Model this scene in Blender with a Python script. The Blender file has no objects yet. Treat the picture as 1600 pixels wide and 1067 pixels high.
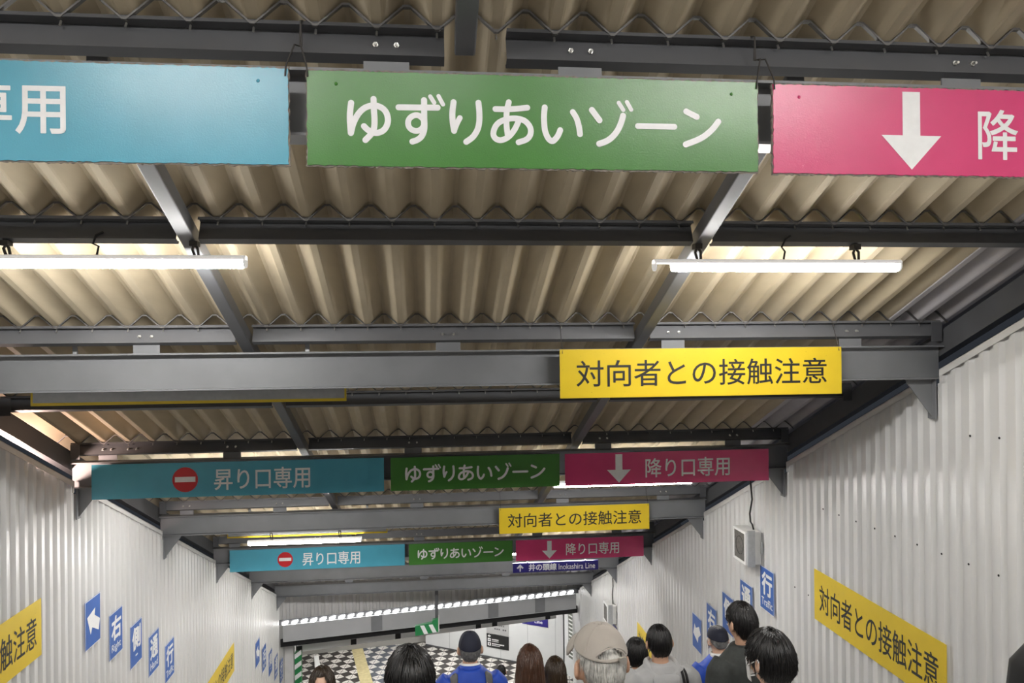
import bpy, bmesh, math, random
import numpy as np
from mathutils import Vector, Matrix
from mathutils.bvhtree import BVHTree
random.seed(7); rng = np.random.default_rng(7)
SC = bpy.context.scene
COL = SC.collection
PI = math.pi

# ------------------------------------------------------------------ camera, world, exposure
cam_d = bpy.data.cameras.new('camera'); cam = bpy.data.objects.new('camera', cam_d); COL.objects.link(cam)
cam_d.sensor_width = 36.0; cam_d.lens = 36*1223.27/1600; cam_d.clip_start = .05; cam_d.clip_end = 200
yaw, pit, rol = -0.10942, 0.00127, -0.00927
fwd = Vector((-math.sin(yaw)*math.cos(pit), math.cos(yaw)*math.cos(pit), math.sin(pit)))
rgt = Vector((math.cos(yaw), math.sin(yaw), 0)); upv = rgt.cross(fwd)
r2 = math.cos(rol)*rgt + math.sin(rol)*upv; u2 = -math.sin(rol)*rgt + math.cos(rol)*upv
cam.matrix_world = Matrix((r2, u2, -fwd)).transposed().to_4x4()
SC.camera = cam
w = bpy.data.worlds.new('world'); SC.world = w; w.use_nodes = True
w.node_tree.nodes['Background'].inputs[0].default_value = (.55, .62, .75, 1)
w.node_tree.nodes['Background'].inputs[1].default_value = .03
SC.view_settings.view_transform = 'Standard'; SC.view_settings.look = 'None'
SC.view_settings.gamma = 1; SC.view_settings.use_curve_mapping = False
SC.view_settings.exposure = 0.6
TUBE = 80.0      # radiance of the tube lights

# ------------------------------------------------------------------ layout constants
XL, XR = -3.601, 4.043
Y0, DY, TB = 3.207, 2.67, .427
def rel(r, y): return r - TB*(y - Y0)
def BY(k): return Y0 + DY*k
def PY(i): return Y0 + DY*.5*i
ZL = -9.80                      # lower hall floor
RISE, TREAD, YS, ZS = .15808, .37, .30, -1.58
def stair_z(y):
    n = math.floor((y - YS)/TREAD) + 1
    return ZS - RISE*max(0, min(52, n))

# ------------------------------------------------------------------ materials
MATS = {}
def mat(name, col, rough=.5, metal=0., var=.0, vscale=8., bump=0., bscale=60., speck=None, stretch=None, emit=0., spec=None, coat=0.):
    if name in MATS: return MATS[name]
    m = bpy.data.materials.new(name); m.use_nodes = True; MATS[name] = m
    nt = m.node_tree; N = nt.nodes; L = nt.links; b = N['Principled BSDF']
    c = tuple(col) + (1,)
    b.inputs['Base Color'].default_value = c; b.inputs['Roughness'].default_value = rough; b.inputs['Metallic'].default_value = metal
    if spec is not None: b.inputs['Specular IOR Level'].default_value = spec
    if coat: b.inputs['Coat Weight'].default_value = coat; b.inputs['Coat Roughness'].default_value = .25
    if emit:
        b.inputs['Emission Color'].default_value = c; b.inputs['Emission Strength'].default_value = emit
    tc = N.new('ShaderNodeTexCoord'); vec = tc.outputs['Object']
    if stretch:
        mp = N.new('ShaderNodeMapping'); mp.inputs['Scale'].default_value = stretch; L.new(vec, mp.inputs[0]); vec = mp.outputs[0]
    cur = None
    if var:
        n = N.new('ShaderNodeTexNoise'); n.inputs['Scale'].default_value = vscale; n.inputs['Detail'].default_value = 5; L.new(vec, n.inputs['Vector'])
        r = N.new('ShaderNodeMapRange'); r.inputs[1].default_value = .3; r.inputs[2].default_value = .7
        r.inputs[3].default_value = 1-var; r.inputs[4].default_value = 1+var; L.new(n.outputs[0], r.inputs[0])
        mx = N.new('ShaderNodeVectorMath'); mx.operation = 'MULTIPLY'; mx.inputs[0].default_value = col
        L.new(r.outputs[0], mx.inputs[1]); cur = mx.outputs[0]
        L.new(cur, b.inputs['Base Color'])
    if speck:
        sc, amt, dk = speck
        n = N.new('ShaderNodeTexNoise'); n.inputs['Scale'].default_value = sc; n.inputs['Detail'].default_value = 3; L.new(tc.outputs['Object'], n.inputs['Vector'])
        r = N.new('ShaderNodeMapRange'); r.inputs[1].default_value = amt; r.inputs[2].default_value = amt+.05; L.new(n.outputs[0], r.inputs[0])
        mx = N.new('ShaderNodeMix'); mx.data_type = 'RGBA'; L.new(r.outputs[0], mx.inputs['Factor'])
        if cur: L.new(cur, mx.inputs[6])
        else: mx.inputs[6].default_value = c
        mx.inputs[7].default_value = tuple(dk) + (1,)
        L.new(mx.outputs[2], b.inputs['Base Color'])
    if bump:
        n = N.new('ShaderNodeTexNoise'); n.inputs['Scale'].default_value = bscale; n.inputs['Detail'].default_value = 3; L.new(vec, n.inputs['Vector'])
        bp = N.new('ShaderNodeBump'); bp.inputs['Strength'].default_value = bump; bp.inputs['Distance'].default_value = .004
        L.new(n.outputs[0], bp.inputs['Height']); L.new(bp.outputs[0], b.inputs['Normal'])
    return m

M_beam = mat('grey_beam_paint', (.20, .205, .215), .42, 0, .08, 3)
M_purlin = mat('shaded_grey_paint', (.10, .102, .108), .45, 0, .1, 3)  # same paint as the beams, darkened for the weaker light on the purlins
M_raft = mat('rafter_paint', (.14, .142, .15), .42, 0, .08, 3)
M_roof = mat('tan_roof_lining', (.50, .425, .30), .75, 0, .06, 2.2, 0, 50, None, (6, .4, 6))
M_roofg = mat('grey_roof_sheet', (.50, .48, .50), .6, 0, .1, 3)
M_wall = mat('white_siding', (.68, .678, .67), .32, 0, .04, 1.2, .0, 40, None, (1, 1, .25))
M_cap = mat('white_flashing', (.66, .655, .64), .4, 0, .06, 5)
M_bolt = mat('zinc_bolt', (.75, .74, .70), .3, .9)
M_strap = mat('zinc_strap', (.12, .115, .11), .5, .3)
M_lite = mat('lamp_diffuser', (1, .98, .95), .5, emit=TUBE)
M_house = mat('lamp_housing', (.72, .72, .70), .5, 0, .06, 12)
M_lamph = mat('lamp_housing_glow', (.9, .88, .85), .5, emit=.30)  # faint emission put in so the housing looks lit by its own tube
M_black = mat('black_rubber', (.012, .012, .013), .6)
M_wire = mat('dark_wire', (.045, .04, .036), .7)
M_edge = mat('board_edge', (.23, .20, .17), .9, 0, .3, 60)
M_white = mat('white_letter_film', (.86, .86, .86), .35, 0, .03, 30)
M_ink = mat('black_letter_film', (.016, .016, .017), .45)
M_cyan = mat('cyan_sign_film', (.075, .36, .49), .24, 0, .04, 5, .10, 160, (240, .68, (.035, .19, .28)))
M_green = mat('green_sign_film', (.060, .215, .036), .24, 0, .04, 5, .10, 160, (240, .69, (.03, .12, .02)))
M_pink = mat('pink_sign_film', (.66, .055, .185), .24, 0, .04, 5, .10, 160, (240, .69, (.36, .03, .10)))
M_yel = mat('yellow_sign_film', (.72, .52, .020), .36, 0, .03, 5, .05, 160, (60, .715, (.35, .25, .02)))
M_blue = mat('blue_sign_film', (.026, .115, .45), .4, 0, .03, 6)
M_navy = mat('navy_sign_film', (.030, .022, .20), .35)
M_red = mat('red_disc_film', (.55, .016, .022), .38)
M_back = mat('sign_back_grey', (.42, .43, .44), .45, .2, .08, 20)
M_fascia = mat('fascia_grey', (.40, .405, .415), .4, 0, .05, 2)
M_rib = mat('grey_ribbed_sheet', (.46, .455, .45), .45, 0, .05, 2)
M_hoard = mat('white_hoarding', (.66, .67, .67), .4, 0, .04, 1.5)
M_stair = mat('stair_concrete', (.22, .21, .20), .75, 0, .15, 6)
M_strip = mat('white_strip', (.80, .80, .79), .5)
M_gpad = mat('green_guard', (.02, .22, .07), .5)
M_tact = mat('tactile_yellow', (.50, .43, .23), .6, 0, .12, 9)
M_skin = mat('skin', (.56, .33, .22), .5, 0, .05, 20)
M_skin2 = mat('pale_skin', (.66, .42, .30), .5, 0, .05, 20)
M_hblack = mat('black_hair', (.010, .009, .009), .38)
M_hbrown = mat('brown_hair', (.060, .026, .014), .36, 0, .25, 14)
M_hdbrown = mat('dark_brown_hair', (.032, .019, .010), .36, 0, .25, 14)
M_hgrey = mat('silver_hair', (.50, .49, .46), .45, 0, .35, 40)
M_hsalt = mat('grey_hair', (.20, .20, .20), .5, 0, .4, 60)
M_capb = mat('beige_cap_cloth', (.40, .365, .325), .8, 0, .05, 20, .1, 300)
M_capn = mat('navy_cap_cloth', (.012, .014, .030), .75)
M_blueJ = mat('blue_jacket_cloth', (.012, .062, .42), .6, 0, .12, 7)
M_greyH = mat('grey_hoodie_cloth', (.40, .40, .40), .85, 0, .06, 16, .1, 300)
M_char = mat('charcoal_sweater', (.030, .033, .031), .9, 0, .2, 40, .3, 200)
M_blk = mat('black_cloth', (.012, .012, .013), .8, 0, .2, 10)
M_whiteC = mat('white_cloth', (.78, .78, .77), .8)
M_trouser = mat('dark_trousers', (.03, .032, .04), .8)
M_shoe = mat('dark_shoe', (.02, .018, .017), .5)
M_gstrap = mat('grey_strap', (.11, .11, .11), .7, 0, .1, 60)
M_mask = mat('white_mask', (.80, .80, .80), .7)
M_eye = mat('eye_dark', (.02, .012, .01), .15)
M_spk = mat('speaker_grille', (.13, .125, .115), .6, 0, .3, 30)

# tiled hall floor: square tiles holding a pale rhombus cut by thin joints
def tile_mat(name, dark):
    m = bpy.data.materials.new(name); m.use_nodes = True; nt = m.node_tree; N = nt.nodes; L = nt.links; b = N['Principled BSDF']
    b.inputs['Roughness'].default_value = .45
    g = N.new('ShaderNodeNewGeometry'); mp = N.new('ShaderNodeMapping'); mp.vector_type = 'TEXTURE'
    mp.inputs['Location'].default_value = (-3.172, 25.125, 0); mp.inputs['Rotation'].default_value = (0, 0, -.19); mp.inputs['Scale'].default_value = (.40, .37, 1)
    L.new(g.outputs['Position'], mp.inputs[0])
    sx = N.new('ShaderNodeSeparateXYZ'); L.new(mp.outputs[0], sx.inputs[0])
    def mth(op, a, bb=None):
        n = N.new('ShaderNodeMath'); n.operation = op
        for i, v in enumerate((a, bb)):
            if v is None: continue
            if isinstance(v, (int, float)): n.inputs[i].default_value = v
            else: L.new(v, n.inputs[i])
        return n.outputs[0]
    au = mth('ABSOLUTE', mth('SUBTRACT', mth('FRACT', mth('ADD', sx.outputs[0], .5)), .5))
    av = mth('ABSOLUTE', mth('SUBTRACT', mth('FRACT', mth('ADD', sx.outputs[1], .5)), .5))
    rh = mth('LESS_THAN', mth('ADD', au, av), .475)
    ln = mth('GREATER_THAN', mth('MINIMUM', au, av), .018)
    f = mth('MULTIPLY', rh, ln)
    mx = N.new('ShaderNodeMix'); mx.data_type = 'RGBA'; L.new(f, mx.inputs['Factor'])
    mx.inputs[6].default_value = tuple(dark) + (1,); mx.inputs[7].default_value = (.60, .58, .54, 1)
    L.new(mx.outputs[2], b.inputs['Base Color']); return m
M_tile = tile_mat('dark_brown_rhombus_tiles', (.035, .030, .028))
M_tileb = tile_mat('slate_rhombus_tiles', (.085, .095, .115))

# ------------------------------------------------------------------ mesh helpers
class MB:
    def __init__(s): s.v = []; s.f = []
    def add(s, vs, fs):
        o = len(s.v); s.v += [tuple(map(float, p)) for p in vs]; s.f += [tuple(o+i for i in f) for f in fs]; return s
    def box(s, x0, x1, y0, y1, z0, z1):
        return s.add([(x0,y0,z0),(x1,y0,z0),(x1,y1,z0),(x0,y1,z0),(x0,y0,z1),(x1,y0,z1),(x1,y1,z1),(x0,y1,z1)],
            [(0,3,2,1),(4,5,6,7),(0,1,5,4),(1,2,6,5),(2,3,7,6),(3,0,4,7)])
    def prism(s, poly, d):                # polygon (3-D points) pushed along d
        n = len(poly); d = Vector(d); P = [Vector(p) for p in poly]
        return s.add(P + [p + d for p in P], [tuple(range(n))[::-1], tuple(range(n, 2*n))] + [(i, (i+1) % n, n+(i+1) % n, n+i) for i in range(n)])
    def loft(s, rings, cap=True, closed=True):
        n = len(rings[0]); o = len(s.v); fs = []
        for r in rings: s.v += [tuple(map(float, p)) for p in r]
        for a in range(len(rings)-1):
            for i in range(n if closed else n-1):
                j = (i+1) % n; fs.append((o+a*n+i, o+a*n+j, o+(a+1)*n+j, o+(a+1)*n+i))
        if cap and closed:
            fs.append(tuple(o+i for i in range(n))[::-1]); fs.append(tuple(o+(len(rings)-1)*n+i for i in range(n)))
        s.f += fs; return s
    def tube(s, pts, r, n=8, cap=True):
        P = [Vector(p) for p in pts]; m = len(P); R = r if hasattr(r, '__len__') else [r]*m
        rings = []; ref = None
        for i in range(m):
            t = (P[min(i+1, m-1)] - P[max(i-1, 0)]).normalized()
            if ref is None: ref = Vector((0,0,1)) if abs(t.z) < .9 else Vector((1,0,0))
            a = t.cross(ref)
            if a.length < 1e-4: a = t.cross(Vector((.3,.9,.2)))
            a.normalize(); b = a.cross(t); ref = b
            rings.append([P[i] + R[i]*(math.cos(2*PI*k/n)*a + math.sin(2*PI*k/n)*b) for k in range(n)])
        return s.loft(rings, cap)
    def ell(s, c, r, nu=16, nv=10, z0=-1., z1=1., rot=None):
        rings = []
        for j in range(nv+1):
            ph = math.asin(z0) + (math.asin(z1)-math.asin(z0))*j/nv; cr = max(math.cos(ph), .02)
            ring = []
            for i in range(nu):
                p = Vector((r[0]*cr*math.cos(2*PI*i/nu), r[1]*cr*math.sin(2*PI*i/nu), r[2]*math.sin(ph)))
                if rot: p = rot @ p
                ring.append(p + Vector(c))
            rings.append(ring)
        return s.loft(rings)
    def xform(s, M): s.v = [tuple(M @ Vector(p)) for p in s.v]; return s
    def mesh(s, name):
        me = bpy.data.meshes.new(name); me.from_pydata(s.v, [], s.f); me.update(); return me
    def build(s, name, m, parent=None, smooth=False, fix=True):
        me = s.mesh(name)
        if fix:
            bm = bmesh.new(); bm.from_mesh(me); bmesh.ops.recalc_face_normals(bm, faces=bm.faces); bm.to_mesh(me); bm.free()
        me.materials.append(m)
        if smooth:
            me.polygons.foreach_set('use_smooth', [True]*len(me.polygons))
        return link(name, me, parent)
def link(name, me, parent=None):
    o = bpy.data.objects.new(name, me); COL.objects.link(o)
    if parent: o.parent = parent
    return o
def smooth_by_angle(o, ang=.6):
    me = o.data; bm = bmesh.new(); bm.from_mesh(me)
    for f in bm.faces: f.smooth = True
    for e in bm.edges:
        if len(e.link_faces) == 2 and e.calc_face_angle(0) > ang: e.smooth = False
    bm.to_mesh(me); bm.free(); return o
def bevel(o, wd=.004, seg=2):
    md = o.modifiers.new('bevel', 'BEVEL'); md.width = wd; md.segments = seg; md.limit_method = 'ANGLE'; return o
def tag(o, label, cat, group=None, kind=None):
    o['label'] = label; o['category'] = cat
    if group: o['group'] = group
    if kind: o['kind'] = kind
    return o
def struct(o): o['kind'] = 'structure'; return o
def empty(name, loc):
    o = bpy.data.objects.new(name, None); COL.objects.link(o); o.location = loc; return o
def copy_tree(o, parent=None):
    c = o.copy(); COL.objects.link(c); c.parent = parent
    for ch in list(o.children): copy_tree(ch, c)
    return c
def at(o, root):            # child built in world coordinates under a root that sits elsewhere
    o.parent = root; o.matrix_parent_inverse = Matrix.Identity(4)
    return o

# lettering -------------------------------------------------------------------
_TX = {}
def glyphs(text):
    if text not in _TX:
        c = bpy.data.curves.new('t', 'FONT'); c.body = text; c.resolution_u = 4
        o = bpy.data.objects.new('t', c); COL.objects.link(o); bpy.context.view_layer.update()
        me = bpy.data.meshes.new_from_object(o.evaluated_get(bpy.context.evaluated_depsgraph_get()))
        V = np.array([v.co[:2] for v in me.vertices]); F = [tuple(p.vertices) for p in me.polygons]; cnt = {}
        for f in F:
            for i in range(len(f)):
                e = tuple(sorted((f[i], f[(i+1) % len(f)]))); cnt[e] = cnt.get(e, 0)+1
        _TX[text] = (V, F, [e for e, n in cnt.items() if n == 1])
        bpy.data.objects.remove(o); bpy.data.curves.remove(c); bpy.data.meshes.remove(me)
    return _TX[text]
def text_in(mb, text, box, fr, weight=0., lift=.0015):
    """letters fitted in box=(u0,v0,u1,v1) of frame fr=(origin,u,v,n); weight thickens the outline (share of the letter size)"""
    V, F, B = glyphs(text); lo = V.min(0); hi = V.max(0)
    u0, v0, u1, v1 = box; O, U, W, Nn = fr
    r = weight*(v1-v0)/(hi[1]-lo[1]); S = np.array([(u1-u0-2*r)/(hi[0]-lo[0]), (v1-v0-2*r)/(hi[1]-lo[1])])
    P = np.array([u0+r, v0+r]) + (V-lo)*S
    def put(p, q): return O + U*float(p[0]) + W*float(p[1]) + Nn*q
    mb.add([put(p, lift) for p in P], F)
    if r:
        for i, (a, b) in enumerate(B):
            p, q = P[a], P[b]; d = q-p; L = np.linalg.norm(d)
            if L < 1e-7: continue
            d /= L; n = np.array([-d[1], d[0]]); h = lift+.00015+.00002*(i % 7)
            k = d*r; pts = [p+n*r, p+(n*.7-d*.7)*r, p-k, p-(n*.7+d*.7)*r, p-n*r, q-n*r, q+(d*.7-n*.7)*r, q+k, q+(d*.7+n*.7)*r, q+n*r]
            mb.add([put(t, h) for t in pts], [tuple(range(10))[::-1]])
    return mb
def poly_in(mb, pts, fr, lift=.0015):
    O, U, W, Nn = fr
    return mb.add([O + U*p[0] + W*p[1] + Nn*lift for p in pts], [tuple(range(len(pts)))])
def stroke_in(mb, pts, r, fr, lift):
    P = np.array(pts, float)
    if len(P) > 2:                                   # Catmull-Rom resample
        E_ = np.vstack([2*P[0]-P[1], P, 2*P[-1]-P[-2]]); out = []
        for i in range(len(P)-1):
            a, b, c, d = E_[i:i+4]
            for t in np.linspace(0, 1, 6)[:-1]:
                out.append(.5*((2*b)+(c-a)*t+(2*a-5*b+4*c-d)*t*t+(3*b-a-3*c+d)*t**3))
        P = np.array(out + [P[-1]])
    T = np.gradient(P, axis=0); T /= np.linalg.norm(T, axis=1)[:, None]; Nn = np.c_[-T[:, 1], T[:, 0]]
    a0 = math.atan2(T[0][1], T[0][0]); a1 = math.atan2(T[-1][1], T[-1][0])
    poly = []
    Lp = P + r*Nn; Rp = P - r*Nn
    O, U, W, NN = fr
    m = len(P); lf = [lift + .0004*q/m for q in range(m)]*2
    vs = [O + U*p[0] + W*p[1] + NN*lf[q] for q, p in enumerate(np.vstack([Lp, Rp]))]
    mb.add(vs, [(i, i+1, m+i+1, m+i) for i in range(m-1)])
    if np.linalg.norm(P[0]-P[-1]) < 1e-3: return
    for c, a, lift in ((P[0], a0+PI/2, lift), (P[-1], a1-PI/2, lift+.0004)):
        pts = [(c[0]+r*math.cos(a+PI*k/10), c[1]+r*math.sin(a+PI*k/10)) for k in range(11)]
        mb.add([O + U*p[0] + W*p[1] + NN*lift for p in pts], [tuple(range(11))])

STROKES = [[0.0117,[0.166,0.241],[0.162,0.208],[0.161,0.175],[0.164,0.125]],[0.0117,[0.164,0.125],[0.174,0.163],[0.193,0.199],[0.218,0.223],[0.251,0.233],[0.281,0.225],[0.299,0.206],[0.305,0.178],[0.299,0.153],[0.284,0.135],[0.262,0.127],[0.24,0.131],[0.225,0.141],[0.214,0.152]],[0.0117,[0.251,0.258],[0.252,0.218],[0.254,0.18],[0.252,0.147],[0.242,0.124],[0.219,0.099]],[0.0117,[0.346,0.228],[0.496,0.23]],[0.0117,[0.444,0.258],[0.444,0.197],[0.444,0.148],[0.435,0.12],[0.418,0.104],[0.398,0.096]],[0.0111,[0.443,0.169],[0.441,0.157],[0.434,0.147],[0.424,0.14],[0.412,0.138],[0.401,0.14],[0.391,0.146],[0.384,0.156],[0.382,0.168],[0.384,0.179],[0.391,0.189],[0.401,0.196],[0.413,0.199],[0.424,0.197],[0.434,0.19],[0.441,0.181],[0.443,0.169]],[0.0082,[0.468,0.273],[0.483,0.249]],[0.0082,[0.5,0.275],[0.517,0.243]],[0.0117,[0.558,0.253],[0.553,0.212],[0.554,0.176],[0.559,0.141]],[0.0106,[0.559,0.141],[0.571,0.171],[0.582,0.192]],[0.0117,[0.655,0.253],[0.658,0.214],[0.657,0.176],[0.649,0.145],[0.631,0.118],[0.606,0.099]],[0.0114,[0.721,0.23],[0.759,0.23],[0.795,0.232],[0.847,0.238]],[0.0114,[0.774,0.258],[0.766,0.225],[0.764,0.188],[0.765,0.157],[0.769,0.126]],[0.0114,[0.814,0.189],[0.797,0.153],[0.776,0.126],[0.755,0.112],[0.737,0.108],[0.721,0.114],[0.712,0.13],[0.717,0.154],[0.732,0.175],[0.756,0.188],[0.782,0.194],[0.808,0.194],[0.834,0.187],[0.853,0.169],[0.86,0.149],[0.856,0.128],[0.841,0.112],[0.811,0.101]],[0.0117,[0.916,0.241],[0.913,0.212],[0.913,0.181],[0.917,0.147],[0.929,0.119],[0.945,0.108],[0.96,0.12],[0.97,0.135],[0.977,0.152]],[0.0117,[1.028,0.225],[1.043,0.2],[1.052,0.168],[1.056,0.138]],[0.0122,[1.105,0.235],[1.135,0.195]],[0.0122,[1.231,0.215],[1.223,0.188],[1.208,0.156],[1.186,0.129],[1.162,0.112],[1.133,0.101]],[0.0085,[1.214,0.266],[1.232,0.238]],[0.0085,[1.247,0.27],[1.264,0.24]],[0.0117,[1.291,0.175],[1.441,0.175]],[0.0122,[1.49,0.238],[1.534,0.217]],[0.0122,[1.624,0.2],[1.599,0.169],[1.566,0.141],[1.533,0.123],[1.487,0.105]]]

# ------------------------------------------------------------------ SETTING: stairs, hall floor
mb = MB(); prof = [(-3.0, ZS), (YS, ZS)]
for n in range(52):
    prof += [(YS+TREAD*n, ZS-RISE*(n+1)), (YS+TREAD*(n+1), ZS-RISE*(n+1))]
prof += [(YS+TREAD*52+.02, ZL)] if abs(ZS-RISE*52-ZL) > .001 else []
base = [(y, z-.25) for y, z in prof]
mb.loft([[(XL-.02, y, z) for y, z in prof], [(XR+.02, y, z) for y, z in prof]], closed=False)
struct(mb.build('stairs', M_stair))
def plane(name, m, pts):
    o = MB().add(pts, [tuple(range(len(pts)))]).build(name, m, fix=False); return struct(o)
YE = YS+TREAD*52
plane('floor', M_tile, [(-9, YE, ZL), (9, YE, ZL), (9, 31, ZL), (-9, 31, ZL)])
def seg_x(y, x0, y0, sl): return x0 + (y-y0)*sl
# slate-coloured field and yellow tactile strip run along the hall
a, b = (-2.43, 25.37), (-1.98, 23.0); sl = (b[0]-a[0])/(b[1]-a[1])
sx = lambda y, o: a[0] + (y-a[1])*sl + o
struct(MB().box(0,1,0,1,0,1).build('floor_slate', M_tileb)) if False else None
plane('floor_slate_field', M_tileb, [(sx(YE,.36), YE, ZL+.003), (sx(YE,1.9), YE, ZL+.003), (sx(25.8,1.9), 25.8, ZL+.003), (sx(25.8,.36), 25.8, ZL+.003)])
plane('floor_tactile_strip', M_tact, [(sx(YE,0), YE, ZL+.006), (sx(YE,.36), YE, ZL+.006), (sx(25.9,.36), 25.9, ZL+.006), (sx(25.9,0), 25.9, ZL+.006)])

# ------------------------------------------------------------------ SETTING: corrugated side walls with rectangular beam notches
def wall(name, X, side, y1):
    pitch = .155; mb = MB(); ys = []; y = -2.6
    offs = [(0, 0), (.048, 0), (.072, .030), (.128, .030)]
    while y < y1:
        ys += [(y+a_, d) for a_, d in offs]; y += pitch
    cuts = []
    for k in range(0, 8):
        cuts += [BY(k)-.09, BY(k)+.09]
    allp = sorted(ys)
    Y = np.array([p[0] for p in allp]); D = np.array([p[1] for p in allp])
    pts = [(p, d) for p, d in allp] + [(c, float(np.interp(c, Y, D))) for c in cuts]
    pts.sort()
    def top(y):
        for k in range(0, 8):
            if abs(y-BY(k)) < .0895: return rel(.755, y)
        return rel(.845, y)
    for (ya, da), (yb, db) in zip(pts[:-1], pts[1:]):
        ym = .5*(ya+yb)
        notch = any(abs(ym-BY(k)) < .0895 for k in range(8))
        r_ = .755 if notch else .845
        xa, xb = X+side*da, X+side*db
        n_ = 3
        for q in range(1):
            za = min(stair_z(ya), stair_z(yb))-.3
            mb.add([(xa, ya, za), (xb, yb, za), (xb, yb, rel(r_, yb)), (xa, ya, rel(r_, ya))], [(0, 1, 2, 3)])
    me = mb.mesh(name); bm = bmesh.new(); bm.from_mesh(me); bmesh.ops.remove_doubles(bm, verts=bm.verts, dist=1e-5); bm.to_mesh(me); bm.free()
    me.materials.append(M_wall); o = link(name, me)
    md = o.modifiers.new('sheet', 'SOLIDIFY'); md.thickness = .004; md.offset = 0
    return struct(o)
W_L = wall('wall_left', XL, -1, 19.42); W_R = wall('wall_right', XR, 1, 20.70)
tn = 0
for X, s in ((XL, -1), (XR, 1)):
    for k in range(-1, 7):
        ya, yb = max(BY(k)+.09, -2.5), min(BY(k+1)-.09, 19.4 if s < 0 else 20.65)
        if yb <= ya: continue
        tn += 1; mb = MB()
        for r0, r1, x0, x1 in ((.800, .862, -.012, -.008), (.856, .862, -.012, .05)):
            xs = sorted((X+s*x0, X+s*x1))
            mb.prism([(xs[0], ya, rel(r0, ya)), (xs[1], ya, rel(r0, ya)), (xs[1], ya, rel(r1, ya)), (xs[0], ya, rel(r1, ya))], (0, yb-ya, -TB*(yb-ya)))
        # short return down the end of the sheet, beside the beam
        xs = sorted((X-s*.010, X+s*.03))
        mb.prism([(xs[0], yb-.035, rel(.862, yb)), (xs[0], yb, rel(.862, yb)), (xs[0], yb, rel(.75, yb)), (xs[0], yb-.035, rel(.75, yb))], (xs[1]-xs[0], 0, 0))
        struct(mb.build('trim_%d' % tn, M_cap))
# screw heads along the right wall
for y, z in ((4.85,-.98),(5.31,-1.17),(4.96,-.62)):
    pass
def screw_row(parent, X, s, lst):
    for y, z in lst:
        MB().ell((X-s*.003, y, z), (.006, .009, .009), 8, 5).build('screw', M_black, parent)
screw_row(W_R, XR, 1, [(7.65-.31*i, -1.74+.006*i) for i in range(9)] + [(5.15, -.71), (5.45, -.73), (7.98, -2.73), (8.29, -2.74)])

# ------------------------------------------------------------------ SETTING: corrugated roof
def roof(name, m, xa, xb, ya, yb):
    p = .2417; t0 = -.065 - p/2
    prof = [(-.5, .096), (-.455, .096), (-.125, .006), (-.085, 0), (.085, 0), (.125, .006), (.455, .096)]
    xs = []
    n0 = math.floor((xa-t0)/p)-1; n1 = math.ceil((xb-t0)/p)+1
    for n in range(n0, n1+1): xs += [(t0+(n+a_)*p, h) for a_, h in prof]
    xs = [q for q in xs if xa <= q[0] <= xb]
    rings = [[(x, y, rel(1.283+h, y)) for x, h in xs] for y in np.linspace(ya, yb, 12)]
    mb = MB().loft(rings, closed=False)
    o = mb.build(name, m, smooth=False, fix=False)
    smooth_by_angle(o, .12)
    md = o.modifiers.new('sheet', 'SOLIDIFY'); md.thickness = .008; md.offset = 1
    return struct(o)
roof('ceiling', M_roof, XL-.55, 3.66, -5.0, 20.2)
roof('ceiling_grey_edge', M_roofg, 3.60, XR+.5, -5.0, 20.9)

# ------------------------------------------------------------------ steel: rafters, H-beams, purlins
for nm, X, ya, yb, lab in (('rafter', -1.315, 3.33, 19.2, 'long grey steel rafter sloping down the roof, left of the pair'),
                           ('rafter', 1.65, 3.33, 19.2, 'long grey steel rafter sloping down the roof, right of the pair'),
                           ('rafter', .167, .2, 3.17, 'short grey steel rafter above the nearest green sign, centre top')):
    o = MB().prism([(X-.042, ya, rel(1.145, ya)), (X+.042, ya, rel(1.145, ya)), (X+.042, ya, rel(1.245, ya)), (X-.042, ya, rel(1.245, ya))], (0, yb-ya, -TB*(yb-ya))).build(nm, M_raft)
    tag(bevel(o, .006), lab, 'rafter', 'steel rafters under the roof', 'thing')
# sloping eaves rails just above both side walls
for X, lab in ((XL-.10, 'dark steel eaves rail running down above the left wall top'), (XR+.10, 'dark steel eaves rail running down above the right wall top')):
    o = MB().prism([(X-.04, -2, rel(1.0, -2)), (X+.04, -2, rel(1.0, -2)), (X+.04, -2, rel(1.20, -2)), (X-.04, -2, rel(1.20, -2))], (0, 22.3, -TB*22.3)).build('eaves_rail', M_purlin)
    tag(o, lab, 'rail', 'eaves rails above the side walls', 'thing')

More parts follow.
